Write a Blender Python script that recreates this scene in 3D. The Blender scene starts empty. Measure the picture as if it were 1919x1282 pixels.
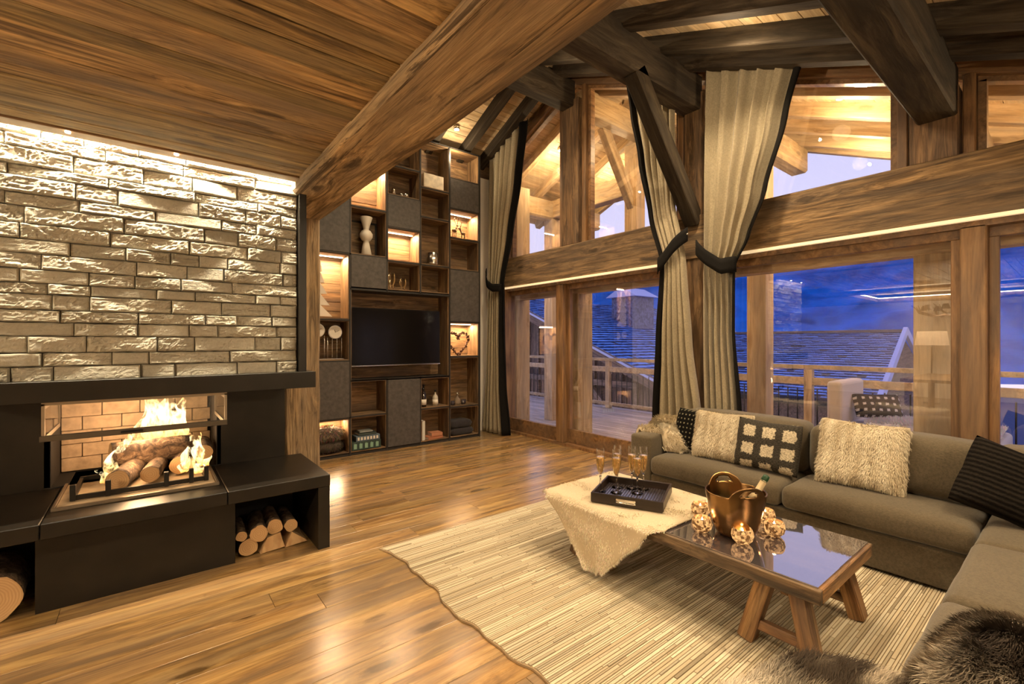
import bpy, bmesh, math, random
import numpy as np
from mathutils import Vector, Matrix, noise
PI = math.pi
C = bpy.context.scene.collection
random.seed(7); RNG = np.random.default_rng(7)

# ------------------------------------------------------------ camera, sky, exposure
cd = bpy.data.cameras.new('camera'); cam = bpy.data.objects.new('camera', cd); C.objects.link(cam)
cam.location = (0, 0, 1.5); cam.rotation_euler = (PI/2, 0, -math.atan2(.622, .783))
cd.sensor_width = 36; cd.lens = 16.145; cd.clip_start = .05; cd.clip_end = 2000
bpy.context.scene.camera = cam
vs = bpy.context.scene.view_settings
vs.view_transform = 'Standard'; vs.look = 'None'; vs.gamma = 1; vs.use_curve_mapping = False
vs.exposure = 0.22
cy = bpy.context.scene.cycles
cy.max_bounces = 7; cy.diffuse_bounces = 4; cy.glossy_bounces = 4; cy.transmission_bounces = 6; cy.transparent_max_bounces = 10
cy.use_adaptive_sampling = True; cy.adaptive_threshold = .03
w = bpy.data.worlds.new('dusk'); bpy.context.scene.world = w; w.use_nodes = True
nt = w.node_tree; bg = nt.nodes['Background']
tc = nt.nodes.new('ShaderNodeTexCoord'); sx = nt.nodes.new('ShaderNodeSeparateXYZ'); rp = nt.nodes.new('ShaderNodeValToRGB')
nt.links.new(tc.outputs['Generated'], sx.inputs[0]); nt.links.new(sx.outputs['Z'], rp.inputs[0]); nt.links.new(rp.outputs[0], bg.inputs[0])
rp.color_ramp.elements[0].position = 0; rp.color_ramp.elements[0].color = (.80, .70, .88, 1)
rp.color_ramp.elements[1].position = .9; rp.color_ramp.elements[1].color = (.30, .36, .85, 1)
e = rp.color_ramp.elements.new(.25); e.color = (.66, .63, .90, 1)
bg.inputs[1].default_value = 1.3

WARM = (1.0, .72, .40); WARM2 = (1.0, .765, .475)
def light(name, kind, loc, energy, color=WARM, rot=(0, 0, 0), **kw):
    l = bpy.data.lights.new(name, kind); l.energy = energy; l.color = color
    for k, v in kw.items(): setattr(l, k, v)
    o = bpy.data.objects.new(name, l); C.objects.link(o); o.location = loc; o.rotation_euler = rot
    return o
LK = 1.35
# recessed downlights of the low ceiling (unseen, no fittings are built)
LOWSPOTS = [(-.9, 1.25), (.35, 1.25), (-.9, .1), (.35, .1), (-.9, -1.2), (.35, -1.2)]
for p in LOWSPOTS:
    light('ceiling_spot_lamp', 'SPOT', (p[0], p[1], 2.60), 50*LK, WARM2, spot_size=2.2, spot_blend=.8, shadow_soft_size=.06)
# spots under the high roof, each with an added bare fill light
HIGHSPOTS = [(3.66, 5.95), (3.66, 3.7), (3.66, 1.9), (2.6, 3.7), (2.6, 1.7), (1.9, 5.6), (1.9, .2), (3.2, -.3)]
def roofz(y): return 5.17 - .42*abs(y-4.6)
for p in HIGHSPOTS:
    light('roof_fill_light', 'POINT', (p[0], p[1], roofz(p[1])-.25), 11*LK, WARM2, shadow_soft_size=.015)  # bare point light without fixture, added to brighten the roof boards
    light('roof_spot_lamp', 'SPOT', (p[0], p[1], roofz(p[1])+.15), (170 if p[1] < 5 else 70)*LK, WARM2, spot_size=2.3, spot_blend=.7, shadow_soft_size=.06)
# lamps of the dining end, then added fill lights behind the camera
light('dining_lamp_light', 'POINT', (-5.4, 2.4, 1.6), 240*LK, WARM2, shadow_soft_size=.07)
light('chandelier_light', 'POINT', (-3.2, 1.7, 2.05), 190*LK, WARM2, shadow_soft_size=.06)
light('rear_fill_light', 'POINT', (-1.6, -1.7, 1.55), 210*LK, WARM2, shadow_soft_size=.08)  # unseen fill, added to brighten the room from behind the camera
light('corner_fill_light', 'POINT', (2.6, -1.9, 1.5), 120*LK, WARM2, shadow_soft_size=.08)  # unseen fill, added behind the sofa corner
light('beam_fill_light', 'POINT', (2.2, -1.6, 2.3), 60*LK, WARM2, shadow_soft_size=.08)  # bare point light, added to lift the beam and ceiling
# LED in the slot above the stone wall
light('cove_light', 'AREA', (0, 3.60, 2.805), 92, (1, .84, .58), rot=(math.radians(14), 0, 0), shape='RECTANGLE', size=1.9, size_y=.03)
light('cove_side_light', 'AREA', (1.02, 3.95, 2.70), 12*LK, WARM2, rot=(0, math.radians(-12), 0), shape='RECTANGLE', size=.03, size_y=.5)
# the fire
light('fire_light', 'POINT', (-.03, 4.25, .86), 15*LK, (1, .60, .30), shadow_soft_size=.12)
light('fire_front_light', 'POINT', (-.03, 3.98, .74), 5*LK, (1, .58, .28), shadow_soft_size=.10)
# downlights under the porch roof
for p in [(5.6, 5.7), (5.6, 3.6), (5.6, 1.6), (5.6, -.2), (7.0, 5.6), (7.0, 1.8)]:
    light('porch_spot_lamp', 'POINT', (p[0], p[1], roofz(p[1])-.25), 42*LK, WARM, shadow_soft_size=.08)
light('porch_low_lamp', 'POINT', (5.35, 6.9, 2.4), 10*LK, WARM, shadow_soft_size=.08)

# ------------------------------------------------------------ helpers
def tag(o, label=None, cat=None, group=None, kind=None):
    if label: o['label'] = label
    if cat: o['category'] = cat
    if group: o['group'] = group
    if kind: o['kind'] = kind
    return o
def empty(name, loc=(0, 0, 0), label=None, cat=None, group=None, kind=None, rot=(0, 0, 0)):
    o = bpy.data.objects.new(name, None); C.objects.link(o); o.location = loc; o.rotation_euler = rot
    o.empty_display_size = .05
    return tag(o, label, cat, group, kind)
def link(name, me, parent=None, world=True):
    o = bpy.data.objects.new(name, me); C.objects.link(o)
    if parent is not None:
        o.parent = parent
        if world and parent.parent is None: o.location = -parent.location
    return o
def copy_tree(o, parent=None):
    c = o.copy(); C.objects.link(c); c.parent = parent
    for ch in o.children: copy_tree(ch, c)
    return c
def fbm(v, s=1, o=4): return noise.fractal(Vector(v)*s, .8, 2.1, o)

class MB:
    def __init__(s): s.bm = bmesh.new(); s.cl = {}
    def _col(s, vs, mi):
        for f in {f for v in vs for f in v.link_faces}: f.material_index = mi
    def box(s, x0, x1, y0, y1, z0, z1, bev=0, mi=0, rot=None, seg=1):
        x0, x1 = min(x0, x1), max(x0, x1); y0, y1 = min(y0, y1), max(y0, y1); z0, z1 = min(z0, z1), max(z0, z1)
        c = Vector(((x0+x1)/2, (y0+y1)/2, (z0+z1)/2))
        m = Matrix.Translation(c) @ (rot.to_4x4() if rot else Matrix()) @ Matrix.Diagonal((x1-x0, y1-y0, z1-z0, 1))
        r = bmesh.ops.create_cube(s.bm, size=1, matrix=m); vs = r['verts']
        s._col(vs, mi)
        if bev > 0:
            es = list({e for v in vs for e in v.link_edges})
            bmesh.ops.bevel(s.bm, geom=es, offset=bev, segments=seg, affect='EDGES', profile=.5, material=-1)
        return s
    def bar(s, p0, p1, w, h, up=(0, 0, 1), bev=0, mi=0):
        p0, p1 = Vector(p0), Vector(p1); d = (p1-p0); L = d.length; x = d/L
        y = Vector(up).cross(x).normalized(); z = x.cross(y)
        R = Matrix((x, y, z)).transposed().to_4x4()
        m = Matrix.Translation((p0+p1)/2) @ R @ Matrix.Diagonal((L, w, h, 1))
        vs = bmesh.ops.create_cube(s.bm, size=1, matrix=m)['verts']; s._col(vs, mi)
        if bev > 0:
            bmesh.ops.bevel(s.bm, geom=list({e for v in vs for e in v.link_edges}), offset=bev, segments=1, affect='EDGES', profile=.5, material=-1)
        return s
    def cyl(s, p0, p1, r0, r1=None, seg=16, mi=0, capmi=None):
        r1 = r0 if r1 is None else r1
        p0, p1 = Vector(p0), Vector(p1); d = p1-p0; q = d.to_track_quat('Z', 'Y').to_matrix().to_4x4()
        m = Matrix.Translation((p0+p1)/2) @ q
        r = bmesh.ops.create_cone(s.bm, cap_ends=True, segments=seg, radius1=r0, radius2=r1, depth=d.length, matrix=m)
        for f in {f for v in r['verts'] for f in v.link_faces}:
            f.material_index = mi
            if len(f.verts) > 4: f.material_index = mi if capmi is None else capmi
            else: f.smooth = True
        return s
    def lathe(s, prof, c=(0, 0, 0), seg=24, mi=0):
        rings = []
        for r, z in prof:
            rings.append([s.bm.verts.new((c[0]+r*math.cos(2*PI*k/seg), c[1]+r*math.sin(2*PI*k/seg), c[2]+z)) for k in range(seg)])
        for a, b in zip(rings, rings[1:]):
            for k in range(seg):
                f = s.bm.faces.new((a[k], a[(k+1) % seg], b[(k+1) % seg], b[k])); f.smooth = True; f.material_index = mi
        for ring, rr in ((rings[0], True), (rings[-1], False)):
            f = s.bm.faces.new(ring[::-1] if rr else ring); f.material_index = mi
        return s
    def tube(s, pts, r, seg=8, mi=0):
        pts = [Vector(p) for p in pts]; rings = []
        n = len(pts); up = Vector((.13, .21, .97))
        for i, p in enumerate(pts):
            d = (pts[min(i+1, n-1)]-pts[max(i-1, 0)]).normalized()
            a = d.cross(up)
            if a.length < 1e-3: a = d.cross(Vector((1, 0, 0)))
            a.normalize(); b = d.cross(a); rr = r[i] if isinstance(r, (list, tuple)) else r
            rings.append([s.bm.verts.new(p+(a*math.cos(2*PI*k/seg)+b*math.sin(2*PI*k/seg))*rr) for k in range(seg)])
        for a, b in zip(rings, rings[1:]):
            for k in range(seg):
                f = s.bm.faces.new((a[k], b[k], b[(k+1) % seg], a[(k+1) % seg])); f.smooth = True; f.material_index = mi
        s.bm.faces.new(rings[0]).material_index = mi; s.bm.faces.new(rings[-1][::-1]).material_index = mi
        return s
    def grid(s, fn, nu, nv, mi=0, smooth=True, closed=False):
        V = [[s.bm.verts.new(fn(i/nu, j/nv)) for j in range(nv+1)] for i in range(nu+(0 if closed else 1))]
        for i in range(nu):
            for j in range(nv):
                i2 = (i+1) % nu if closed else i+1
                f = s.bm.faces.new((V[i][j], V[i2][j], V[i2][j+1], V[i][j+1])); f.smooth = smooth; f.material_index = mi
        return s
    def prism(s, poly, a, b, axis='X', mi=0):
        def P(u, v, t): return {'X': (t, u, v), 'Y': (u, t, v), 'Z': (u, v, t)}[axis]
        A = [s.bm.verts.new(P(u, v, a)) for u, v in poly]; B = [s.bm.verts.new(P(u, v, b)) for u, v in poly]
        n = len(poly); s.bm.faces.new(A).material_index = mi; s.bm.faces.new(B[::-1]).material_index = mi
        for k in range(n): s.bm.faces.new((A[k], B[k], B[(k+1) % n], A[(k+1) % n])).material_index = mi
        return s
    def ico(s, c, r, sub=2, sc=(1, 1, 1), mi=0):
        vs = bmesh.ops.create_icosphere(s.bm, subdivisions=sub, radius=1, matrix=Matrix.Translation(c) @ Matrix.Diagonal((r*sc[0], r*sc[1], r*sc[2], 1)))['verts']
        for f in {f for v in vs for f in v.link_faces}: f.smooth = True; f.material_index = mi
        return s
    def rough(s, amp, scale, seed=0, oct=3):
        for v in s.bm.verts:
            n = noise.noise_vector(v.co*scale+Vector((seed, seed*.7, 3)))
            v.co += n*amp
        return s
    def sub(s, maxlen):
        for _ in range(6):
            es = [e for e in s.bm.edges if e.calc_length() > maxlen]
            if not es: break
            bmesh.ops.subdivide_edges(s.bm, edges=es, cuts=1, use_grid_fill=True)
        return s
    def smooth(s):
        for f in s.bm.faces: f.smooth = True
        return s
    def mesh(s, name, mats):
        bmesh.ops.recalc_face_normals(s.bm, faces=s.bm.faces[:])
        me = bpy.data.meshes.new(name); s.bm.to_mesh(me); s.bm.free()
        for m in (mats if isinstance(mats, (list, tuple)) else [mats]): me.materials.append(m)
        return me
    def build(s, name, mats, parent=None, label=None, cat=None, group=None, kind=None, world=True):
        return tag(link(name, s.mesh(name, mats), parent, world), label, cat, group, kind)

def along(name, L, W, Hh, mat, loc, parent, bev=.002, rz=0, amp=0, sub=.0, rot=None, label=None):
    """a board or beam centred on its own origin, grain along local X"""
    m = MB().box(-L/2, L/2, -W/2, W/2, -Hh/2, Hh/2, bev=bev)
    if sub: m.sub(sub)
    if amp: m.rough(amp, 2.2, seed=random.random()*50)
    o = m.build(name, mat, None); o.rotation_euler = rot if rot else (0, 0, rz)
    l = Vector(loc)
    if parent is not None:
        o.parent = parent
        if parent.parent is None: l = l-parent.location
    o.location = l
    if label: o['label'] = label
    return o
def member(name, p0, p1, w, h, mat, parent=None, bev=.006, amp=0, sub=0, label=None, kind=None, cat=None, group=None, up=(0, 0, 1)):
    p0, p1 = Vector(p0), Vector(p1); d = p1-p0; x = d.normalized(); y = Vector(up).cross(x).normalized(); z = x.cross(y)
    R = Matrix((x, y, z)).transposed().to_euler()
    o = along(name, d.length, w, h, mat, (p0+p1)/2, parent, bev, amp=amp, sub=sub, rot=R)
    return tag(o, label, cat, group, kind)

# ------------------------------------------------------------ materials
class NT:
    def __init__(s, name):
        s.m = bpy.data.materials.new(name); s.m.use_nodes = True; s.t = s.m.node_tree
        s.b = s.t.nodes['Principled BSDF']; s.out = s.t.nodes['Material Output']
    def n(s, ty, **kw):
        x = s.t.nodes.new('ShaderNode'+ty)
        for k, v in kw.items():
            if k.startswith('i_'):
                k = k[2:]; k = int(k) if k.isdigit() else k
                if hasattr(v, 'links') or isinstance(v, bpy.types.NodeSocket): s.t.links.new(v, x.inputs[k])
                else: x.inputs[k].default_value = v
            else: setattr(x, k, v)
        return x
    def l(s, a, b): s.t.links.new(a, b)
    def ramp(s, fac, stops, interp='LINEAR'):
        r = s.n('ValToRGB'); r.color_ramp.interpolation = interp
        el = r.color_ramp.elements
        while len(el) < len(stops): el.new(.5)
        for e_, (p, c) in zip(el, stops): e_.position = p; e_.color = (*c, 1) if len(c) == 3 else c
        s.l(fac, r.inputs[0]); return r.outputs[0]
    def mix(s, f, a, b, mode='MIX'):
        x = s.t.nodes.new('ShaderNodeMix'); x.data_type = 'RGBA'; x.blend_type = mode
        for sock, v in ((x.inputs[0], f), (x.inputs[6], a), (x.inputs[7], b)):
            if isinstance(v, bpy.types.NodeSocket): s.l(v, sock)
            else: sock.default_value = v if not isinstance(v, tuple) else ((*v, 1) if len(v) == 3 else v)
        return x.outputs[2]
    def bump(s, h, strength=.3, dist=.01):
        b = s.n('Bump'); b.inputs['Strength'].default_value = strength; b.inputs['Distance'].default_value = dist
        s.l(h, b.inputs['Height']); s.l(b.outputs[0], s.b.inputs['Normal'])
    def vec(s, scale=(1, 1, 1), rnd=True):
        tcn = s.n('TexCoord'); v = tcn.outputs['Object']
        if rnd:
            oi = s.n('ObjectInfo'); mu = s.n('Math', operation='MULTIPLY'); s.l(oi.outputs['Random'], mu.inputs[0]); mu.inputs[1].default_value = 57.3
            cb = s.n('CombineXYZ'); s.l(mu.outputs[0], cb.inputs[0]); s.l(mu.outputs[0], cb.inputs[1]); s.l(mu.outputs[0], cb.inputs[2])
            ad = s.n('VectorMath', operation='ADD'); s.l(v, ad.inputs[0]); s.l(cb.outputs[0], ad.inputs[1]); v = ad.outputs[0]
        mp = s.n('Mapping'); mp.inputs['Scale'].default_value = scale; s.l(v, mp.inputs[0]); return mp.outputs[0]
    def noise(s, v, sc=1, det=4, dist=0, rough=.55):
        x = s.n('TexNoise'); s.l(v, x.inputs['Vector']); x.inputs['Scale'].default_value = sc; x.inputs['Detail'].default_value = det
        x.inputs['Distortion'].default_value = dist; x.inputs['Roughness'].default_value = rough; return x.outputs['Fac']

def wood(name, dark, mid, lite, axis='X', rough=.5, var=.5, knots=.8, bump=.35, grain=1.0, crack=0, spec=.4, coat=0, sc=1.0):
    k = NT(name); ax = 'XYZ'.index(axis)
    def S(a, b): r = [b*sc, b*sc, b*sc]; r[ax] = a*sc; return tuple(r)
    # warp towards knots
    vk = k.vec(S(1.5, 4.6)); vo = k.n('TexVoronoi'); k.l(vk, vo.inputs['Vector']); vo.inputs['Scale'].default_value = 1.0
    kd = k.ramp(vo.outputs['Distance'], [(0, (1,)*3), (.42, (0,)*3)])
    def warped(a, b, amt):
        v = k.vec(S(a, b)); mu = k.n('VectorMath', operation='SCALE'); k.l(kd, mu.inputs[0]); mu.inputs['Scale'].default_value = amt if knots else 0
        ad = k.n('VectorMath', operation='ADD'); k.l(v, ad.inputs[0]); k.l(mu.outputs[0], ad.inputs[1]); return ad.outputs[0]
    n1 = k.noise(warped(1.0, 9, .5), 1, 6, 1.2, .62); n3 = k.noise(warped(2.2, 34, 1.6), 1, 5, .8, .65); n2 = k.noise(k.vec(S(5, 120)), 1, 3, .4)
    n0 = k.noise(k.vec(S(.6, 3.2)), 1, 3, 1)
    col = k.ramp(n1, [(.36, dark), (.49, mid), (.63, lite)])
    col = k.mix(.85*grain, col, k.ramp(n3, [(.34, (.22, .19, .16)), (.45, (.75, .74, .72)), (.55, (1, 1, 1)), (.66, (1.35, 1.30, 1.2))]), 'MULTIPLY')
    col = k.mix(.55*grain, col, k.ramp(n2, [(.33, (.5, .5, .5)), (.55, (1, 1, 1))]), 'MULTIPLY')
    gr = sum(mid)/3
    col = k.mix(k.ramp(n0, [(.36, (.6,)*3), (.62, (0,)*3)]), col, tuple(c*.30+gr*.30 for c in mid))
    if knots:
        kn = k.noise(k.vec(S(14, 40)), 1, 3)
        ad = k.n('Math', operation='MULTIPLY_ADD'); k.l(kn, ad.inputs[0]); ad.inputs[1].default_value = .16; k.l(vo.outputs['Distance'], ad.inputs[2])
        kf = k.ramp(ad.outputs[0], [(.17, (knots,)*3), (.24, (0,)*3)])
        col = k.mix(kf, col, tuple(c*.35 for c in dark))
    if crack:
        vc = k.noise(k.vec(S(.9, 20)), 1, 7, .9, .72)
        cf = k.ramp(vc, [(.40, (crack,)*3), (.45, (0,)*3)]); col = k.mix(cf, col, tuple(c*.3 for c in dark))
    oi = k.n('ObjectInfo'); hs = k.n('HueSaturation')
    mr = k.n('MapRange'); k.l(oi.outputs['Random'], mr.inputs[0]); mr.inputs[3].default_value = 1-.45*var; mr.inputs[4].default_value = 1+.4*var
    mh = k.n('MapRange'); k.l(oi.outputs['Random'], mh.inputs[0]); mh.inputs[3].default_value = .5+.012*var; mh.inputs[4].default_value = .5-.012*var
    k.l(col, hs.inputs['Color']); k.l(mr.outputs[0], hs.inputs['Value']); k.l(mh.outputs[0], hs.inputs['Hue'])
    k.l(hs.outputs[0], k.b.inputs['Base Color'])
    k.b.inputs['Roughness'].default_value = rough; k.b.inputs['Specular IOR Level'].default_value = spec
    if coat: k.b.inputs['Coat Weight'].default_value = coat; k.b.inputs['Coat Roughness'].default_value = .18
    hh = k.mix(.5, n3, n2); k.bump(hh, bump, .012)
    return k.m
def plain(name, col, rough=.5, metal=0, nscale=0, namt=.15, bump=0, spec=.5, coat=0, emit=None, es=1, trans=0, alpha=1, sheen=0):
    k = NT(name); b = k.b
    if nscale:
        n = k.noise(k.vec((1, 1, 1)), nscale, 5); c = k.ramp(n, [(.3, tuple(x*(1-namt) for x in col)), (.7, tuple(min(1, x*(1+namt)) for x in col))]); k.l(c, b.inputs['Base Color'])
        if bump: k.bump(n, bump, .01)
    else: b.inputs['Base Color'].default_value = (*col, 1)
    b.inputs['Roughness'].default_value = rough; b.inputs['Metallic'].default_value = metal; b.inputs['Specular IOR Level'].default_value = spec
    b.inputs['Coat Weight'].default_value = coat; b.inputs['Transmission Weight'].default_value = trans; b.inputs['Sheen Weight'].default_value = sheen
    if emit: b.inputs['Emission Color'].default_value = (*emit, 1); b.inputs['Emission Strength'].default_value = es
    return k.m
def emis(name, col, s):
    k = NT(name); em = k.n('Emission'); em.inputs[0].default_value = (*col, 1); em.inputs[1].default_value = s; k.l(em.outputs[0], k.out.inputs[0]); return k.m
def fabric(name, c1, c2, sc=260, rough=.9, bump=.4):
    k = NT(name); v = k.vec((1, 1, 1), False)
    n = k.noise(v, sc, 2); n2 = k.noise(v, 7, 3)
    nb = k.noise(k.vec((sc*2.2, sc*.25, sc*.25), False), 1, 1); nc = k.noise(k.vec((sc*.25, sc*.25, sc*2.2), False), 1, 1)
    c = k.mix(n, c1, c2); c = k.mix(.5, c, k.ramp(nb, [(.35, (.6,)*3), (.6, (1,)*3)]), 'MULTIPLY'); c = k.mix(.5, c, k.ramp(nc, [(.35, (.6,)*3), (.6, (1,)*3)]), 'MULTIPLY')
    c = k.mix(.3, c, k.ramp(n2, [(.3, (.7,)*3), (.7, (1,)*3)]), 'MULTIPLY')
    k.l(c, k.b.inputs['Base Color']); k.b.inputs['Roughness'].default_value = rough; k.b.inputs['Specular IOR Level'].default_value = .15
    k.b.inputs['Sheen Weight'].default_value = .2 if c2[0] > .05 else 0; k.bump(n, bump, .003); return k.m
def attr_mat(name, rough=.8, bump=0, spec=.3):
    k = NT(name); a = k.n('Attribute', attribute_name='col'); k.l(a.outputs['Color'], k.b.inputs['Base Color'])
    k.b.inputs['Roughness'].default_value = rough; k.b.inputs['Specular IOR Level'].default_value = spec
    if bump: k.bump(k.noise(k.vec((1, 1, 1), False), 90, 4), bump, .004)
    return k.m
def glassy(name, ior=2.0, tint=(1, 1, 1), rough=0.0):
    k = NT(name); fr = k.n('Fresnel'); ge = k.n('NewGeometry'); mi = k.n('MapRange'); k.l(ge.outputs['Backfacing'], mi.inputs[0])
    mi.inputs[3].default_value = ior; mi.inputs[4].default_value = 1/ior; k.l(mi.outputs[0], fr.inputs[0])
    tr = k.n('BsdfTransparent'); tr.inputs[0].default_value = (*tint, 1); gl = k.n('BsdfGlossy'); gl.inputs['Roughness'].default_value = rough
    mx = k.n('MixShader'); k.l(fr.outputs[0], mx.inputs[0]); k.l(tr.outputs[0], mx.inputs[1]); k.l(gl.outputs[0], mx.inputs[2]); k.l(mx.outputs[0], k.out.inputs[0])
    return k.m

M = {}
M['floor'] = wood('oak_floor', (.18, .10, .036), (.33, .19, .066), (.46, .29, .112), rough=.25, var=.30, knots=.85, bump=.08, grain=.55, coat=.3, spec=.5)
M['ceil'] = wood('reclaimed_ceiling', (.15, .092, .040), (.40, .26, .11), (.60, .42, .20), rough=.7, var=.5, knots=.8, bump=.5, crack=.5)
M['old'] = wood('old_beam', (.14, .085, .042), (.42, .275, .135), (.64, .45, .25), axis='X', rough=.75, var=.1, knots=.8, bump=1.0, crack=.85, sc=.8)
M['oldz'] = wood('old_post', (.17, .105, .05), (.40, .26, .13), (.58, .41, .23), axis='Z', rough=.75, var=.1, knots=.8, bump=.9, crack=.7)
M['darkb'] = wood('dark_beam', (.026, .018, .011), (.050, .036, .023), (.085, .064, .042), rough=.8, spec=.2, var=.3, knots=.4, bump=.3, grain=.6)
M['recl'] = wood('reclaimed_wall', (.080, .046, .020), (.22, .135, .058), (.38, .245, .115), rough=.65, var=.35, knots=.8, bump=.5, crack=.5)
M['reclz'] = wood('reclaimed_wall_z', (.075, .040, .018), (.19, .105, .046), (.32, .19, .088), axis='Z', rough=.65, var=.35, knots=.7, bump=.5, crack=.4)
M['frame'] = wood('window_frame', (.13, .065, .028), (.25, .13, .055), (.34, .19, .085), rough=.4, var=.15, knots=0, bump=.12, grain=.5)
M['framez'] = wood('window_frame_z', (.13, .065, .028), (.25, .13, .055), (.34, .19, .085), axis='Z', rough=.4, var=.15, knots=0, bump=.12, grain=.5)
M['pine'] = wood('pine', (.42, .27, .13), (.60, .42, .22), (.72, .53, .31), rough=.6, var=.25, knots=.5, bump=.15, grain=.4)
M['pinez'] = wood('pine_z', (.42, .27, .13), (.60, .42, .22), (.72, .53, .31), axis='Z', rough=.6, var=.2, knots=.5, bump=.15, grain=.4)
M['deck'] = wood('deck_board', (.32, .26, .22), (.46, .38, .33), (.58, .50, .44), rough=.6, var=.3, knots=0, bump=.2, grain=.4, axis='Y')
M['cubby'] = wood('shelf_lining', (.12, .068, .030), (.27, .155, .068), (.40, .25, .12), rough=.6, var=.25, knots=.6, bump=.3, crack=.3)
M['cubbyz'] = wood('shelf_lining_z', (.12, .068, .030), (.27, .155, .068), (.40, .25, .12), axis='Z', rough=.6, var=.25, knots=.4, bump=.3)
M['steel'] = plain('blackened_steel', (.012, .0095, .007), rough=.38, metal=.0, nscale=5, namt=.3, spec=.35)
M['black'] = plain('black_metal', (.012, .011, .010), rough=.45, metal=.3)
M['soot'] = plain('soot', (.012, .01, .009), rough=.8)
M['dfr'] = plain('shelf_frame_black', (.022, .019, .017), rough=.5)
M['leather'] = plain('grey_leather', (.075, .066, .060), rough=.55, nscale=22, namt=.28, bump=.25)
M['plaster'] = plain('white_plaster', (.72, .68, .62), rough=.9, nscale=3, namt=.04)
M['mortar'] = plain('dark_joint', (.05, .045, .035), rough=.95)
M['tvglass'] = plain('tv_screen', (.006, .005, .005), rough=.16, spec=.25)
M['silver'] = plain('silver', (.7, .68, .64), rough=.2, metal=1)
M['ceramic'] = plain('white_ceramic', (.78, .72, .62), rough=.5)
M['glass'] = glassy('window_glass', 2.25)
M['cglass'] = glassy('clear_glass', 1.5)
M['crystal'] = plain('crystal', (1, 1, 1), rough=0, trans=1, spec=.5); M['crystal'].node_tree.nodes['Principled BSDF'].inputs['IOR'].default_value = 1.45
M['copper'] = plain('bronze_metal', (.25, .145, .06), rough=.27, metal=1, nscale=9, namt=.12)
M['led'] = emis('led', (1.0, .78, .50), 14)
M['ledsoft'] = emis('led_soft', (1.0, .70, .38), 2.2)
M['lamp'] = emis('lamp_lens', (1.0, .80, .50), 40)
M['shade'] = plain('linen_shade', (.8, .66, .48), rough=.9, emit=(1, .68, .38), es=.9)
M['sofa'] = fabric('sofa_linen', (.085, .066, .042), (.165, .132, .086))
M['linen'] = fabric('curtain_linen', (.33, .275, .185), (.48, .405, .28), sc=180)
M['blackcloth'] = fabric('black_cloth', (.005, .0045, .004), (.013, .011, .010), sc=200)
M['knit'] = fabric('black_knit', (.005, .004, .0035), (.020, .017, .014), sc=45, bump=1)
k = NT('rib_knit'); tk = k.n('TexCoord'); wv = k.n('TexWave', bands_direction='Z'); k.l(tk.outputs['Object'], wv.inputs['Vector']); wv.inputs['Scale'].default_value = 11; wv.inputs['Distortion'].default_value = 1.2; wv.inputs['Detail Scale'].default_value = 6
nn = k.noise(k.vec((1, 1, 1), False), 90, 3); k.l(k.mix(wv.outputs['Fac'], (.006, .005, .0045), (.020, .0165, .0135)), k.b.inputs['Base Color']); k.b.inputs['Roughness'].default_value = .95; k.b.inputs['Specular IOR Level'].default_value = .05
k.bump(k.mix(.5, wv.outputs['Fac'], nn), .9, .008); M['knit'] = k.m
# ------------------------------------------------------------ floor
XW = 4.74            # inner plane of the window wall
fl = MB().box(-7.2, 4.88, -2.6, 6.5, -.14, -.012).build('floor', M['mortar'], kind='structure')
y = -2.5
while y < 6.4:
    wd = .185; x = -3.0+random.uniform(-1.4, 0)
    while x < XW-.05:
        L = random.uniform(1.7, 2.9); x1 = min(x+L, XW)
        if x1-x > .15 and x1 > -2.4: along('plank', x1-x-.002, wd-.0015, .02, M['floor'], ((x+x1)/2, y+wd/2, -.010), fl, bev=.0012)
        x = x1
    y += wd
MB().box(-7.2, -2.4, -2.6, 6.5, -.01, .003).build('dining_floor_covering', M['floor'], fl)

# ------------------------------------------------------------ low plank ceiling with the slot of light over the stone
CZ = 2.655
ce = MB().box(-3.0, .86, -2.5, 3.46, CZ+.03, CZ+.16).build('ceiling', M['recl'], kind='structure')
y = 3.44; 
while y > -2.4:
    wd = random.choice([.11, .14, .17, .19, .22]); x = .845
    while x > -2.7:
        L = random.uniform(1.6, 3.4); x0 = max(x-L, -2.75)
        if x-x0 > .2: along('plank', x-x0-.003, wd-.006, .022, M['ceil'], ((x+x0)/2, y-wd/2, CZ+.012+random.uniform(-.003, .005)), ce, bev=.004)
        x = x0
    y -= wd
along('trim_board', 3.6, .10, .035, M['frame'], (-.95, 3.50, CZ+.012), ce, bev=.003)
MB().box(-2.75, .86, 3.55, 3.57, CZ-.00, CZ+.06).build('slot_lip', M['frame'], ce)
led = MB().box(-.95, .93, 3.575, 3.595, 2.815, 2.825).build('led_strip', M['led'], ce)
MB().box(-2.9, 1.25, 3.46, 4.6, 2.83, 2.838).build('slot_cover', M['plaster'], ce)
for x, yy in [(-.34, 3.475), (.14, 3.475)]:
    MB().cyl((x, yy, CZ-.012), (x, yy, CZ-.004), .012, seg=10).build('pin_light', M['lamp'], ce)
MB().box(-3.0, 1.2, -2.5, 6.4, 2.84, 2.96).build('mezzanine_floor', M['recl'], ce)

# big hewn beam on its post
member('ceiling_beam', (1.03, -2.3, 2.80), (1.03, 4.66, 2.80), .39, .41, M['old'], bev=.016, amp=.007, sub=.12, kind='structure')
p = MB().box(.925, 1.215, 4.29, 4.62, 0, 2.62, bev=.015); p.sub(.2); p.rough(.008, 3, 4)
p.build('wooden_post', M['oldz'], kind='structure')

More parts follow.
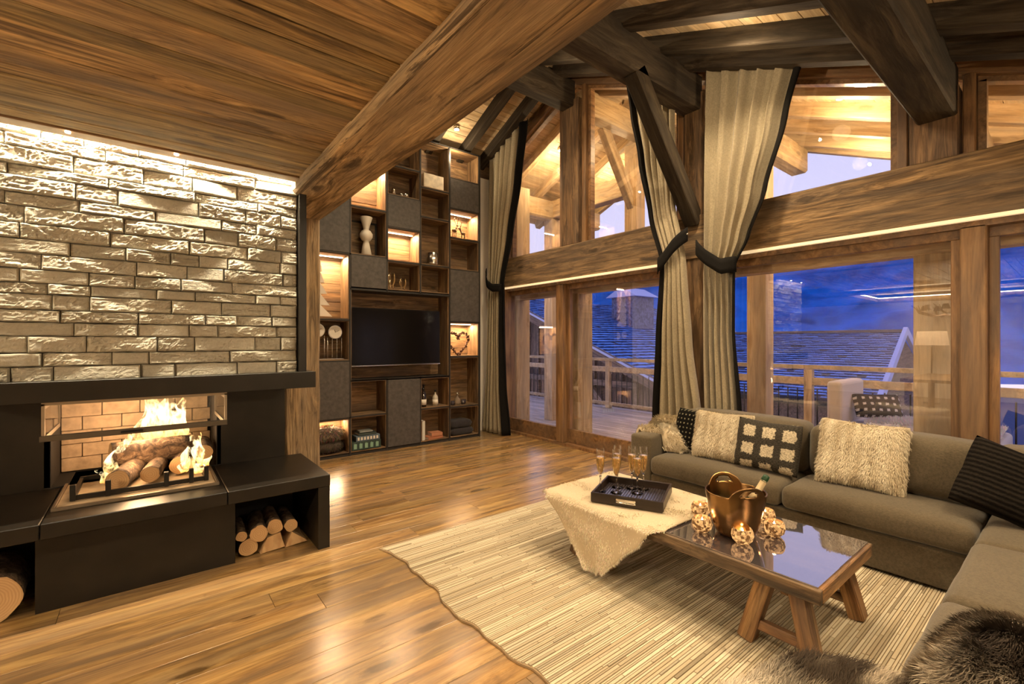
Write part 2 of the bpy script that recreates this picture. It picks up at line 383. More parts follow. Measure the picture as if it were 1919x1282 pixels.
# ------------------------------------------------------------ walls round the room
MB().box(-7.0, 1.5, 6.42, 6.6, 0, 4.9).box(4.15, 4.70, 6.42, 6.6, 0, 4.42).box(1.5, 4.2, 6.45, 6.6, 0, 4.9).build('wall_back', M['plaster'], kind='structure')
MB().box(4.15, 4.70, 6.41, 6.45, 4.28, 4.75).build('trim_1', M['recl'], kind='structure')
MB().box(-7.2, -7.0, -2.6, 6.5, 0, 5.2).build('wall_left', M['plaster'], kind='structure')
MB().box(-7.0, 4.9, -2.75, -2.55, 0, 3.2).build('wall_front', M['plaster'], kind='structure')
# chimney block: closed body behind the stone
MB().box(-.93, .905, 3.75, 4.27, 1.27, 2.828).box(-.93, .905, 4.72, 5.0, 0, 2.8).box(-.93, -.60, 4.27, 4.75, 0, 2.8).box(.52, .905, 4.275, 4.75, 0, 2.8).box(-.62, .55, 4.27, 4.75, 1.2, 2.8).build('wall_fireplace', M['mortar'], kind='structure')
MB().box(-.95, .905, 5.0, 6.42, 0, 2.8).build('wall_store', M['plaster'], kind='structure')

# high roof: boards, rafters, purlins
def sl(y, off=0): return roofz(y)+off
roof = MB().prism([(6.6, sl(6.6, .18)), (4.6, sl(4.6, .18)), (-2.8, sl(-2.8, .18)), (-2.8, sl(-2.8, .36)), (4.6, sl(4.6, .36)), (6.6, sl(6.6, .36))], -7.2, 4.9).build('roof', M['recl'], kind='structure')
bd = MB()
ang = math.atan(.42)
def boards(parent, xa, xb, mat, ylo, yhi, off=.168, wd=.16):
    for sgn, yend in ((1, yhi), (-1, ylo)):
        s = 0; S = abs(yend-4.6)/math.cos(ang)
        while s < S:
            yy = 4.6+sgn*(s+wd/2)*math.cos(ang); zz = sl(yy, off)
            o = along('board', xb-xa, wd-.006, .02, mat, ((xa+xb)/2, yy, zz), parent, bev=.002, rot=(-sgn*ang, 0, 0)); s += wd
boards(roof, 1.2, 4.66, M['pine'], -2.4, 6.45)
for x in (1.84, 2.36, 2.88, 3.40, 3.97, 4.40):
    for y1 in (6.42, -2.4):
        member('rafter', (x, 4.62 if y1 > 4 else 4.58, sl(4.6, .07)), (x, y1, sl(y1, .07)), .12, .16, M['darkb'], roof)
for yc, nm in ((4.6, 'ridge_beam'), (2.72, 'purlin'), (.72, 'purlin'), (-1.25, 'purlin')):
    member('ceiling_beam', (1.0, yc, sl(yc, -.19)), (4.70, yc, sl(yc, -.19)), .23, .36, M['darkb'], bev=.012, kind='structure')
member('ceiling_beam', (3.60, 2.68, 4.06), (4.66, 2.68, 2.80), .15, .17, M['darkb'], bev=.008, kind='structure')
# spotlights between the rafters
for i, p in enumerate(HIGHSPOTS[:1]):
    z = sl(p[1], .155)
    r = empty('roof_spotlight', (p[0], p[1], z), 'small round spotlight on the pale boards above the shelf unit' if i == 0 else 'small round spotlight set in the high boarded roof', 'spotlight', None if i == 0 else 'spotlights in the high roof')
    MB().cyl((0, 0, -.05), (0, 0, 0), .045, seg=16).build('ring', M['silver'], r, world=False).location = (0, 0, 0)
    MB().cyl((0, 0, -.054), (0, 0, -.05), .035, seg=16).build('lens', M['lamp'], r, world=False)

# ------------------------------------------------------------ window wall
ww = empty('wall_right', (XW, 2, 0), kind='structure')
member('tie_beam', (4.76, 6.42, 2.635), (4.76, -2.55, 2.635), .24, .47, M['recl'], ww, bev=.012, amp=.006, sub=.3)
def post(y0, y1, z0, z1, x0=4.66, x1=4.88, mat='reclz', nm='post'): MB().box(x0, x1, y0, y1, z0, z1, bev=.008).build(nm, M[mat], ww)
post(4.40, 4.73, 2.87, 4.9); post(2.56, 2.80, 0, 4.2); post(.60, .88, 2.87, 3.4); post(6.06, 6.44, 0, 4.6, mat='framez'); post(-1.4, -1.1, 0, 2.87)
post(-2.6, -1.4, 0, 2.87, mat='plaster'); post(-2.6, -1.1, 2.6, 3.4, mat='recl')
for yc in (4.34, 4.77, 2.87, 2.50, .93, .55): post(yc-.035, yc+.035, 2.87, sl(yc, .0), 4.70, 4.86, 'framez', 'jamb')
# dark boarded band between window heads and the roof
for off, hgt, x0 in ((.06, .12, 4.70), (.20, .14, 4.68)):
    member('head_board', (4.78, 6.44, sl(6.44, off)), (4.78, 4.6, sl(4.6, off)), .16, hgt, M['recl' if off > .1 else 'frame'], ww)
    member('head_board', (4.78, 4.6, sl(4.6, off)), (4.78, -2.6, sl(-2.6, off)), .16, hgt, M['recl' if off > .1 else 'frame'], ww)
# light profile under the tie beam
MB().box(4.62, 4.66, -2.4, 2.5, 2.372, 2.398).box(4.62, 4.66, 2.9, 6.05, 2.372, 2.398).build('light_profile', plain('pale_profile', (.9, .74, .50), rough=.3, emit=(1, .74, .42), es=.55), ww)
# gable windows: frame + pane, following the slope
def gable(n, y0, y1):
    r = empty(f'window_{n}', (4.8, (y0+y1)/2, 2.87), kind='structure')
    lo, hi = (y0, y1)
    m = MB(); f = .045
    m.prism([(lo, 2.86), (hi, 2.86), (hi, 2.86+f), (lo, 2.86+f)], 4.76, 4.84)
    m.prism([(lo, sl(lo)), (hi, sl(hi)), (hi, sl(hi)-f), (lo, sl(lo)-f)], 4.76, 4.84)
    m.box(4.76, 4.84, lo, lo+f, 2.86, sl(lo)-f); m.box(4.76, 4.84, hi-f, hi, 2.86, sl(hi)-f)
    m.build('window_frame', M['frame'], r)
    MB().prism([(lo+f, 2.86+f), (hi-f, 2.86+f), (hi-f, sl(hi)-f), (lo+f, sl(lo)-f)], 4.80, 4.808).build('pane', M['glass'], r)
gable(1, 4.81, 6.02); gable(2, 2.91, 4.30); gable(3, .97, 2.46); gable(4, -1.08, .51)
# sliding glass doors
def door(n, y0, y1, rail=.20, x=4.78):
    r = empty(f'door_{n}', (x, (y0+y1)/2, 0), kind='structure')
    s = .055
    MB().box(x-.03, x+.03, y0, y1, .04, .04+rail, bev=.004).build('bottom_rail', M['frame'], r)
    MB().box(x-.03, x+.03, y0, y1, 2.265, 2.34, bev=.004).build('top_rail', M['frame'], r)
    for a in (y0, y1-s): MB().box(x-.03, x+.03, a, a+s, .04+rail, 2.265, bev=.004).build('stile', M['framez'], r)
    MB().box(x-.004, x+.004, y0+s, y1-s, .04+rail, 2.265).build('pane', M['glass'], r)
door(1, 4.88, 6.12); door(2, 2.84, 4.74, x=4.82); door(3, .60, 2.56); door(4, -1.1, .46, x=4.83)
post(4.74, 4.88, .04, 2.35, 4.70, 4.88, 'framez', 'mullion'); post(.46, .60, .04, 2.35, 4.70, 4.88, 'framez', 'mullion')
MB().box(4.70, 4.90, -2.5, 6.1, 0, .04).build('threshold', M['frame'], ww)
MB().box(4.70, 4.88, -1.1, 6.1, 2.335, 2.41).build('head_frame', M['frame'], ww)

# ------------------------------------------------------------ outside: deck, porch, railing
dk = MB().box(4.9, 8.75, -5, 12, -.30, -.09).build('deck_floor', M['pine'], kind='structure')
x = 4.92
while x < 8.7:
    o = MB().box(-.068, .068, -8.5, 8.5, -.014, .014, bev=.003).build('plank', M['deck'], dk); o.location = (x+.07, 3.5, -.064); x += .146
def opost(x, y, wx, wy, z1, z0=-.05): return MB().box(x-wx/2, x+wx/2, y-wy/2, y+wy/2, z0, z1, bev=.008).build('porch_post', M['pinez'], kind='structure')
opost(5.16, 4.88, .32, .32, 4.9); opost(5.14, .79, .26, .26, 3.3); opost(5.14, 6.34, .30, .38, 4.2); opost(5.14, 2.72, .26, .26, 4.05)
for y in (6.70, 4.72, 2.72, .76): opost(6.36, y, .24, .24, sl(y, -.36), 2.7 if y == 4.72 else -.05)
porch = MB().prism([(7.6, sl(7.6, .18)), (4.6, sl(4.6, .18)), (-3, sl(-3, .18)), (-3, sl(-3, .40)), (4.6, sl(4.6, .40)), (7.6, sl(7.6, .40))], 4.92, 7.8).build('porch_roof', M['pine'], kind='structure')
boards(porch, 4.92, 7.78, M['pine'], -2.6, 7.5, wd=.14)
for x in (5.25, 5.95, 6.65, 7.35, 7.72):
    for y1 in (7.5, -2.8): member('rafter', (x, 4.6, sl(4.6, .08)), (x, y1, sl(y1, .08)), .12, .16, M['pine'], porch)
for y in (6.70, 4.6, 2.72, .72):
    member('porch_beam', (4.9, y, sl(y, -.19)), (7.68, y, sl(y, -.19)), .24, .36, M['pine'], bev=.03, kind='structure')
member('porch_beam', (6.36, 4.84, 4.12), (6.36, 6.9, 4.12), .2, .34, M['pine'], bev=.01, kind='structure')
member('porch_beam', (5.55, 4.72, 4.85), (6.36, 4.72, 3.66), .13, .16, M['pine'], bev=.01, kind='structure')
member('porch_beam', (6.36, 5.9, 4.0), (6.36, 6.62, 3.0), .12, .15, M['pine'], bev=.01, kind='structure')
member('porch_beam', (5.08, -2.6, 2.36), (5.08, 6.2, 2.36), .18, .28, M['pine'], bev=.01, kind='structure')
for x, y in ((5.6, 5.7), (5.6, 3.6), (5.6, 1.6)):
    z = sl(y, .155); r = empty('porch_spotlight', (x, y, z), {5.7: 'small bright spotlight under the porch roof, seen through the leftmost gable window', 3.6: 'porch roof spotlight behind the tall curtains', 1.6: 'porch roof spotlight above the wide right gable window'}[y], 'spotlight')
    MB().cyl((0, 0, -.05), (0, 0, 0), .05, seg=14).build('ring', M['silver'], r, world=False); MB().cyl((0, 0, -.054), (0, 0, -.05), .04, seg=14).build('lens', M['lamp'], r, world=False)
# railing
rl = empty('deck_railing', (8.5, 3, -.05), 'wooden deck railing of two boards with thin black upright bars', 'railing')
for z, hh in ((1.09, .07), (.86, .12), (.06, .07)):
    MB().box(8.46, 8.54, -5, 12, z-hh/2, z+hh/2, bev=.006).build('rail', M['pine'], rl)
for k in range(8):
    y = -3.4+k*2.09; MB().box(8.45, 8.56, y-.06, y+.06, -.05, 1.05, bev=.004).build('railing_post', M['pinez'], rl)
ub = MB().cyl((0, 0, .09), (0, 0, .80), .010, seg=6).mesh('baluster', M['black'])
for k in range(110):
    o = link('baluster', ub, rl, False); o.location = (0, -7.5+k*.145-0, .0)
# ------------------------------------------------------------ neighbours and mountains
M['slate'] = attr_mat('slate', .55)
def slate_roof(name, P00, P10, P01, P11, parent, nrow, ncol, label=None):
    """quad roof: P00-P10 eave, P01-P11 ridge; overlapping slates as one mesh"""
    P00, P10, P01, P11 = map(Vector, (P00, P10, P01, P11))
    n = (P10-P00).cross(P01-P00).normalized()
    if n.z < 0: n = -n
    V = []; Fc = []; col = []
    rg = np.random.default_rng(3)
    for j in range(nrow):
        for i in range(ncol):
            off = .5*(j % 2)
            a = max(0, (i-off)/ncol); b = min(1, (i+1-off)/ncol)
            t0 = j/nrow; t1 = (j+1.25)/nrow
            def Q(u, t): return (P00.lerp(P10, u)).lerp(P01.lerp(P11, u), min(t, 1))
            k = len(V); g = .02*(b-a)
            lift = n*.055+n*float(rg.uniform(0, .025))
            V += [Q(a+g, t0)+lift, Q(b-g, t0)+lift, Q(b-g, t1)+n*.01, Q(a+g, t1)+n*.01, Q(a+g, t0), Q(b-g, t0)]
            Fc += [(k, k+1, k+2, k+3), (k+4, k+5, k+1, k)]
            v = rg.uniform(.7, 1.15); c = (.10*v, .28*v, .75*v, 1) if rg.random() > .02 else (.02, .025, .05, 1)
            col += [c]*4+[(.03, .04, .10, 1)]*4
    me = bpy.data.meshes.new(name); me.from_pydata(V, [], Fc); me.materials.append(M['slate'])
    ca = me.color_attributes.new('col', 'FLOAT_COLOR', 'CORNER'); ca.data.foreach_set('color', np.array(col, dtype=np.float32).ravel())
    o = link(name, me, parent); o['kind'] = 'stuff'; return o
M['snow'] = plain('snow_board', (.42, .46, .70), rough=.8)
M['barn'] = wood('barn_wood', (.05, .035, .03), (.13, .085, .065), (.22, .15, .11), axis='Z', rough=.8, var=.5, knots=.2)
M['barnx'] = wood('barn_wood_x', (.09, .06, .05), (.20, .13, .10), (.30, .21, .16), rough=.8, var=.3, knots=.2)
h1 = empty('house', (15, 7, -4), 'low chalet with a long blue slate roof beyond the right railing', 'building')
slate_roof('slates', (15, 3.5, -.15), (15, 8.2, -.15), (22, 4.3, 1.86), (22, 10.6, 1.86), h1, 30, 22)
MB().box(15.2, 22, 3.9, 7.8, -4, -.3).build('wall', M['barnx'], h1)
member('verge_board', (15, 3.45, -.12), (22, 4.25, 1.92), .12, .28, M['snow'], h1)
member('verge_board', (22, 4.25, 1.92), (27, 4.4, -.2), .12, .28, M['snow'], h1)
member('ridge_cap', (22, 4.2, 1.92), (22, 10.6, 1.92), .3, .10, M['barnx'], h1)
member('gutter', (14.95, 3.5, -.24), (14.95, 8.2, -.24), .14, .14, M['black'], h1)
MB().prism([(15.3, -4), (26, -4), (26, 0), (22, 1.75), (15.3, -.3)], 4.35, 4.6, 'Y').build('gable_wall', M['barnx'], h1)
h2 = empty('house', (14, 12, -4), 'timber chalet with snowy slate roof and stone chimney beyond the left glass doors', 'building')
slate_roof('slates', (12, 8, .24), (16.5, 8.4, .24), (12, 16, 3.45), (24, 16, 3.45), h2, 34, 34)
member('verge_board', (11.95, 7.9, .12), (11.95, 16, 3.38), .16, .34, M['barnx'], h2)
member('verge_board', (11.95, 7.9, .26), (11.95, 16, 3.52), .22, .07, M['snow'], h2)
MB().prism([(8.6, -4), (22, -4), (22, .9), (16, 3.3), (8.6, .3)], 12.6, 12.9).build('gable_wall', M['barn'], h2)
for k in range(12): MB().box(12.5, 12.6, 9.2+k*.6, 9.3+k*.6, -4, .5+k*.24).build('wall_board', M['barnx'], h2)
member('brace', (12.3, 10, -1), (12.3, 13.5, 2.1), .15, .2, M['barnx'], h2); member('eave_beam', (12.3, 9, .1), (12.3, 16, .1), .15, .2, M['barnx'], h2)
MB().box(12.45, 12.5, 12.3, 12.9, -.9, -.2).build('window', emis('lit_window', (1, .7, .4), 2.0), h2)
c = MB().box(17.0, 18.4, 12.6, 13.9, 1.2, 3.55)
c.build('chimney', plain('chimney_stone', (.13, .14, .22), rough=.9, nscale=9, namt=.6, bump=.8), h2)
MB().prism([(12.4, 3.55), (14.1, 3.55), (13.25, 4.0)], 16.8, 18.6).build('chimney_cap', M['snow'], h2)
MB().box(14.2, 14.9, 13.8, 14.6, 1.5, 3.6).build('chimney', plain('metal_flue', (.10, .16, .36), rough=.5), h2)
# far lower ground and mountains
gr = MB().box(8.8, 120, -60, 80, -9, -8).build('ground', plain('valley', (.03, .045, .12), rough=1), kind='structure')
def mountain(name, R, hgt, seed, col1, col2, a0=-50, a1=75):
    k = NT(name+'_forest_haze'); n = k.noise(k.vec((1, 1, 1), False), .06, 6); n2 = k.noise(k.vec((1, 1, 1), False), .6, 4)  # blue dusk haze is painted into the forest colour
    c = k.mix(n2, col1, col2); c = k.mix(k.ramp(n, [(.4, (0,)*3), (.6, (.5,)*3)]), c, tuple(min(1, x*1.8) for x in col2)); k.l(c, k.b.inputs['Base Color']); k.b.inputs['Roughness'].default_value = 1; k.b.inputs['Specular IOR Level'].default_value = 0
    def fn(u, v):
        a = math.radians(a0+(a1-a0)*u); r = R*(1-.45*(1-v))
        z = -9+(hgt*(.85+.3*fbm((u*5, seed, 0)))) * (v**1.15)
        r += 9*fbm((u*22, v*7, seed)); z += 3.2*v*fbm((u*40, v*14, seed+3))
        return (r*math.cos(a), r*math.sin(a), z)
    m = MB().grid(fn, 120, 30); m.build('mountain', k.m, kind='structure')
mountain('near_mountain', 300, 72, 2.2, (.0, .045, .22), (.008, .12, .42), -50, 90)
# ------------------------------------------------------------ stone cladding
M['stone'] = None
k = NT('split_stone'); v = k.vec((1, 1, 1)); n = k.noise(v, 5, 5); n2 = k.noise(v, 45, 5, .3, .7)
c = k.mix(n, (.36, .335, .27), (.56, .53, .44)); c = k.mix(.45, c, k.ramp(n2, [(.3, (.6,)*3), (.65, (1,)*3)]), 'MULTIPLY')
oi = k.n('ObjectInfo'); hs = k.n('HueSaturation'); mr = k.n('MapRange'); k.l(oi.outputs['Random'], mr.inputs[0]); mr.inputs[3].default_value = .85; mr.inputs[4].default_value = 1.12
k.l(c, hs.inputs['Color']); k.l(mr.outputs[0], hs.inputs['Value']); k.l(hs.outputs[0], k.b.inputs['Base Color']); k.b.inputs['Roughness'].default_value = .9
k.bump(n2, .7, .012); M['stone'] = k.m
FP = bpy.data.objects['wall_fireplace']
def stone(x0, x1, z0, z1, yface=3.70, side=False):
    nu = max(4, int((x1-x0)/.0085)); nv = 10; sd = random.uniform(0, 99)
    base = random.uniform(.0, .018); tiltz = random.uniform(-.10, .32); tiltx = random.uniform(-.03, .03)
    amp = random.uniform(.012, .026); smooth_ = random.random() < .25
    def fn(u, v):
        x = x0+(x1-x0)*u; z = z0+(z1-z0)*v
        ed = min(u*(x1-x0), (1-u)*(x1-x0), v*(z1-z0), (1-v)*(z1-z0))
        e_ = max(0, min(1, ed/.006))
        # split face: broad facets with sharp breaks
        a = noise.noise(Vector((x*9+sd, z*16, sd))); b = abs(noise.noise(Vector((x*24+3*a, z*44+sd, 1))))*1.1+.5*abs(noise.noise(Vector((x*55, z*70+sd, 2)))); cc = noise.noise(Vector((x*70+sd, z*80, 4)))
        d = .020+base+tiltz*(z0-z+.04)*.5+tiltx*(u-.5)+.75*(amp*(.9*a-1.1*b+.5)+.0035*cc)*(.25 if smooth_ else 1)
        d = d*(.62+.38*e_**.6)
        jz = .0025*noise.noise(Vector((x*25, z0*50, sd))) if v in (0, 1) else 0
        return (x, yface-max(.004, d), z+jz) if not side else (x, z, 0)
    m = MB().grid(fn, nu, nv, smooth=False)
    # sides back to the wall
    bm = m.bm; be = [e for e in bm.edges if e.is_boundary]
    r = bmesh.ops.extrude_edge_only(bm, edges=be)
    for vv in [g for g in r['geom'] if isinstance(g, bmesh.types.BMVert)]: vv.co.y = yface+.05
    return m
zt = 2.825; z = 1.272; rows = []
rr = random.Random(12)
while z < zt-.03:
    h = rr.choice([.062, .070, .078, .088, .095]); h = min(h, zt-z); rows.append((z, z+h)); z += h
for (a, b) in rows:
    x = -.95-rr.uniform(0, .3); 
    while x < .875:
        L = rr.uniform(.15, .44); x1 = min(x+L, .875)
        if .875-x1 < .09: x1 = .875
        if x1 > -.93:
            m = stone(max(x, -.93)+.0022, x1-.0022, a+.0022, b-.0022); m.build('stone', M['stone'], FP)
        x = x1
# stone return on the right side of the chimney
for (a, b) in rows:
    y = 3.76
    while y < 4.26:
        L = rr.uniform(.15, .3); y1 = min(y+L, 4.27)
        m = MB(); m.box(.90, .925+rr.uniform(0, .012), y+.002, y1-.002, a+.002, b-.002, bev=.004); m.sub(.05); m.rough(.006, 14, a*9); m.build('stone', M['stone'], FP); y = y1
MB().box(.878, .928, 3.625, 3.76, 1.27, 2.775, bev=.001).build('corner_profile', M['steel'], FP)

# ------------------------------------------------------------ fireplace
fp = empty('fireplace', (0, 3.9, 0), 'blackened steel fireplace with burning fire, thick mantel shelf and low bench', 'fireplace')
MB().box(-.98, .98, 3.575, 4.27, 1.165, 1.281, bev=.002).build('mantel', M['steel'], fp)
for (a, b) in ((-1.05, -.449), (-.445, .405), (.409, 1.05)):
    m = MB().box(a, b, 3.46, 4.275, .447, .532, bev=.004).build('bench_slab', M['steel'], fp)
MB().box(-.483, .468, 3.607, 4.2, 0.0, .446, bev=.001).build('base_panel', M['steel'], fp)
for s in (-1, 1):
    MB().box(s*.967, s*1.047, 3.463, 4.27, 0, .446, bev=.001).build('bench_leg', M['steel'], fp)
    MB().box(s*.47, s*.967, 4.22, 4.26, 0, .446).build('niche_back', M['soot'], fp)
# upper body front panels either side of the firebox
MB().box(-.93, -.50, 4.262, 4.30, .532, 1.166, bev=.001).build('side_panel', M['steel'], fp)
MB().box(.43, .917, 4.262, 4.30, .532, 1.166, bev=.001).build('side_panel', M['steel'], fp)
# firebox
fb = MB().box(-.53, -.497, 4.262, 4.72, .53, 1.17).box(.425, .455, 4.262, 4.72, .53, 1.17).box(-.53, .455, 4.26, 4.72, .50, .54).box(-.53, .455, 4.30, 4.72, 1.13, 1.17).build('firebox', M['soot'], fp)
M['brick'] = plain('fire_brick', (.50, .37, .25), rough=.85, nscale=16, namt=.25, bump=.3)
bz = .545; r = 0
while bz < 1.12:
    bx = -.495-(.11 if r % 2 else 0)
    while bx < .42:
        a, b = max(bx, -.495)+.0025, min(bx+.225, .423)-.0025
        if b-a > .02: MB().box(a, b, 4.672+random.uniform(0, .004), 4.712, bz+.002, min(bz+.098, 1.128), bev=.003).build('brick', M['brick'], fb, world=False)
        bx += .225
    bz += .10; r += 1
MB().box(-.497, .425, 4.705, 4.72, .53, 1.13).build('brick_joint', M['soot'], fb, world=False)
M['rimsteel'] = plain('brushed_rim', (.32, .27, .21), rough=.35, metal=.8)
rim = MB()
rim.box(-.43, .383, 3.668, 3.684, .532, .552, bev=.002).box(-.43, -.415, 3.684, 4.27, .532, .552, bev=.002).box(.368, .383, 3.684, 4.27, .532, .552, bev=.002)
rim.build('hearth_rim', M['rimsteel'], fp)
MB().box(-.413, .366, 3.69, 4.66, .533, .540).build('ash_tray', plain('ash_bed', (.46, .36, .24), rough=.9, nscale=8, namt=.25), fp)
gm = MB().box(-.36, .33, 3.80, 3.82, .545, .575, bev=.002).box(-.36, .33, 4.30, 4.32, .545, .575, bev=.002).box(-.36, -.34, 3.80, 4.32, .545, .57).box(.31, .33, 3.80, 4.32, .545, .57)
g = gm.build('fire_grate', M['black'], fp)
for x in (-.35, -.19, .10, .235, .32): MB().box(x-.013, x+.013, 3.79, 3.82, .545, .64, bev=.002).build('upright', M['black'], g, world=False)
# lifted three-sided glass
lf = MB()
lf.box(-.474, .428, 3.655, 3.68, .937, .970, bev=.002).build('lift_bar', plain('grey_steel', (.10, .085, .065), rough=.35, metal=.5), fp)
s = MB()
for x in (-.466, .412): s.box(x, x+.014, 3.66, 3.675, .97, 1.15).box(x, x+.014, 4.24, 4.26, .94, 1.15).box(x, x+.014, 3.68, 4.26, .94, .965).box(x, x+.014, 3.68, 4.26, 1.12, 1.15)
s.box(-.466, .426, 3.66, 3.70, 1.14, 1.163); s.build('lift_frame', M['rimsteel'], fp)
MB().box(-.452, .412, 3.664, 3.670, .97, 1.14).build('front_pane', M['cglass'], fp)
for x in (-.460, .418): MB().box(x, x+.004, 3.68, 4.24, .965, 1.12).build('side_pane', M['cglass'], fp)
MB().box(-.125, -.02, 3.640, 3.655, .948, .960, bev=.003).build('handle', M['black'], fp)

# logs
M['bark'] = None
k = NT('bark'); v = k.vec((1, 1, 1)); n = k.noise(v, 14, 6, 1.2, .7); n2 = k.noise(v, 50, 4)
k.l(k.mix(.5, k.ramp(n, [(.36, (.02, .013, .009)), (.5, (.12, .075, .045)), (.64, (.27, .19, .12))]), k.ramp(n2, [(.3, (.25, .2, .15)), (.7, (.9, .85, .8))]), 'MULTIPLY'), k.b.inputs['Base Color']); k.b.inputs['Roughness'].default_value = .9; k.bump(n, 1, .02); M['bark'] = k.m
k = NT('cut_wood'); v = k.vec((1, 1, 1), False); wv = k.n('TexWave', wave_type='RINGS', rings_direction='Z'); k.l(v, wv.inputs['Vector']); wv.inputs['Scale'].default_value = 26; wv.inputs['Distortion'].default_value = 2
n = k.noise(k.vec((1, 1, 1)), 22, 4); k.l(k.mix(n, k.mix(wv.outputs['Fac'], (.44, .26, .12), (.62, .42, .22)), (.50, .31, .15)), k.b.inputs['Base Color']); k.b.inputs['Roughness'].default_value = .85; M['cut'] = k.m
def log(name, p0, p1, r, label, cat='log', group=None, seed=0, sq=1.0, sg=22, parent=None):
    p0, p1 = Vector(p0), Vector(p1); L = (p1-p0).length
    def fn(u, v):
        a = 2*PI*u; z = (v-.5)*L; q = r*(1+.16*noise.noise(Vector((math.cos(a)*1.3, math.sin(a)*1.3, seed)))+.07*noise.noise(Vector((math.cos(a)*5, math.sin(a)*5, z*9+seed))))
        return (q*math.cos(a), q*math.sin(a)*sq, z)
    m = MB().grid(fn, sg, 10, closed=True); bm = m.bm
    be = [e for e in bm.edges if e.is_boundary]
    rr_ = bmesh.ops.holes_fill(bm, edges=be, sides=0)
    for f in bm.faces:
        if len(f.verts) > 6: f.material_index = 1; f.smooth = False
    o = m.build(name, [M['bark'], M['cut']], None, label, cat, group)
    o.rotation_euler = (p1-p0).to_track_quat('Z', 'Y').to_euler(); o.location = (p0+p1)/2
    if parent: o.parent = parent
    return o
def wedge(name, c, L, w, h, label, rz=0, seed=0, group=None, flip=1):
    m = MB().prism([(-w/2, -h/2), (w/2, -h/2+.01), (w*.30*flip, h/2), (-w*.22, h/2*.8)], -L/2, L/2, 'Y'); m.sub(.06); m.rough(.006, 12, seed)
    for f in m.bm.faces:
        f.material_index = 0
        if abs(f.calc_center_median().y) > L*.45: f.material_index = 0
    o = m.build(name, [M['cut']], None, label, 'log', group); o.location = c; o.rotation_euler = (0, 0, rz); return o
log('burning_log', (-.20, 4.22, .715), (.25, 4.30, .700), .085, 'thick charred log lying on top across the fire', seed=3)
log('burning_log', (-.150, 3.86, .615), (-.02, 4.42, .625), .064, 'round log with pale cut end, left of the two at the front of the fire', seed=8)
log('burning_log', (.015, 3.90, .617), (.10, 4.42, .625), .052, 'slimmer log with pale cut end, right of the two front logs in the fire', seed=12)
log('burning_log', (.18, 4.06, .615), (.27, 4.42, .63), .060, 'bark-covered log under the right flames of the fire', seed=15)
log('burning_log', (.33, 4.0, .70), (.36, 4.45, .69), .048, 'dark burnt log at the far right side of the firebox', seed=19)
# flames
k = NT('flame'); tcn = k.n('TexCoord'); sp = k.n('SeparateXYZ'); k.l(tcn.outputs['Generated'], sp.inputs[0])
n = k.noise(k.vec((16, 16, 7), False), 1, 3, 1.5); col = k.ramp(sp.outputs['Z'], [(0, (1, .34, .06)), (.25, (1, .62, .22)), (.6, (1, .82, .45)), (1, (1, .48, .10))])
em = k.n('Emission'); k.l(col, em.inputs[0]); mm = k.n('Math', operation='MULTIPLY'); mm.inputs[1].default_value = 5; k.l(n, mm.inputs[0]); k.l(mm.outputs[0], em.inputs[1])
tr = k.n('BsdfTransparent'); mx = k.n('MixShader'); ad = k.n('Math', operation='ADD'); k.l(n, ad.inputs[0]); 
z2 = k.n('Math', operation='MULTIPLY'); k.l(sp.outputs['Z'], z2.inputs[0]); z2.inputs[1].default_value = -.16; k.l(z2.outputs[0], ad.inputs[1])
fac = k.ramp(ad.outputs[0], [(.36, (0,)*3), (.56, (.8,)*3)]); k.l(fac, mx.inputs[0]); k.l(tr.outputs[0], mx.inputs[1]); k.l(em.outputs[0], mx.inputs[2]); k.l(mx.outputs[0], k.out.inputs[0]); M['flame'] = k.m
def flame(x, y, z, r, h, seed, lean=0):
    def fn(u, v):
        a = 2*PI*u; q = r*math.sin(PI*min(1, .16+v*.84))**.8*(1-.35*v)*(1+.5*noise.noise(Vector((math.cos(a)*1.5, math.sin(a)*1.5+seed, v*3))))
        if v == 1: q = .001
        cx = lean*v*v*h+.035*math.sin(v*7+seed)*v; 
        return (x+cx+q*math.cos(a), y+q*math.sin(a)*.45+.02*math.sin(v*5+seed), z+h*v)
    m = MB().grid(fn, 14, 14, closed=True); return m
for i, (x, y, z, r, h, ln) in enumerate([(.13, 4.36, .74, .105, .40, .05), (.02, 4.40, .74, .10, .38, .0), (.20, 4.42, .72, .07, .38, 0), (.08, 4.44, .72, .12, .36, 0), (-.18, 3.98, .60, .046, .32, .28), (-.22, 4.00, .58, .028, .12, -.1), (.235, 3.97, .60, .048, .27, .05), (.305, 4.0, .60, .045, .25, -.15), (.34, 4.02, .60, .026, .13, -.1), (.20, 3.96, .58, .03, .12, .1), (.28, 3.95, .57, .045, .09, 0)]):
    flame(x, y, z, r, h, i*3.7, ln).build('flame', M['flame'], fp)

# firewood in the niches
G = 'split and round firewood in the right niche'
log('firewood', (.722, 3.66, .168), (.74, 4.0, .168), .053, 'round log with pale cut face on top of the pile under the bench', seed=31)
log('firewood', (.83, 3.66, .150), (.84, 4.0, .152), .044, 'small round log, rightmost on top of the pile under the bench', seed=33)
log('firewood', (.615, 3.64, .150), (.655, 4.0, .150), .056, 'bark-sided log leaning left of the top round log', seed=35)
log('firewood', (.512, 3.66, .150), (.53, 4.0, .150), .034, 'thin dark log, leftmost of the firewood pile, upper', seed=37)
log('firewood', (.555, 3.66, .062), (.57, 4.0, .062), .058, 'dark bark log on the niche floor at the left of the pile', seed=39)
wedge('firewood', (.70, 3.80, .060), .30, .16, .118, 'pale split log, the larger wedge on the niche floor', seed=3, rz=.05)
wedge('firewood', (.87, 3.80, .052), .30, .15, .100, 'pale split log, the smaller wedge at the right of the niche floor', seed=6, rz=-.05, flip=-.6)
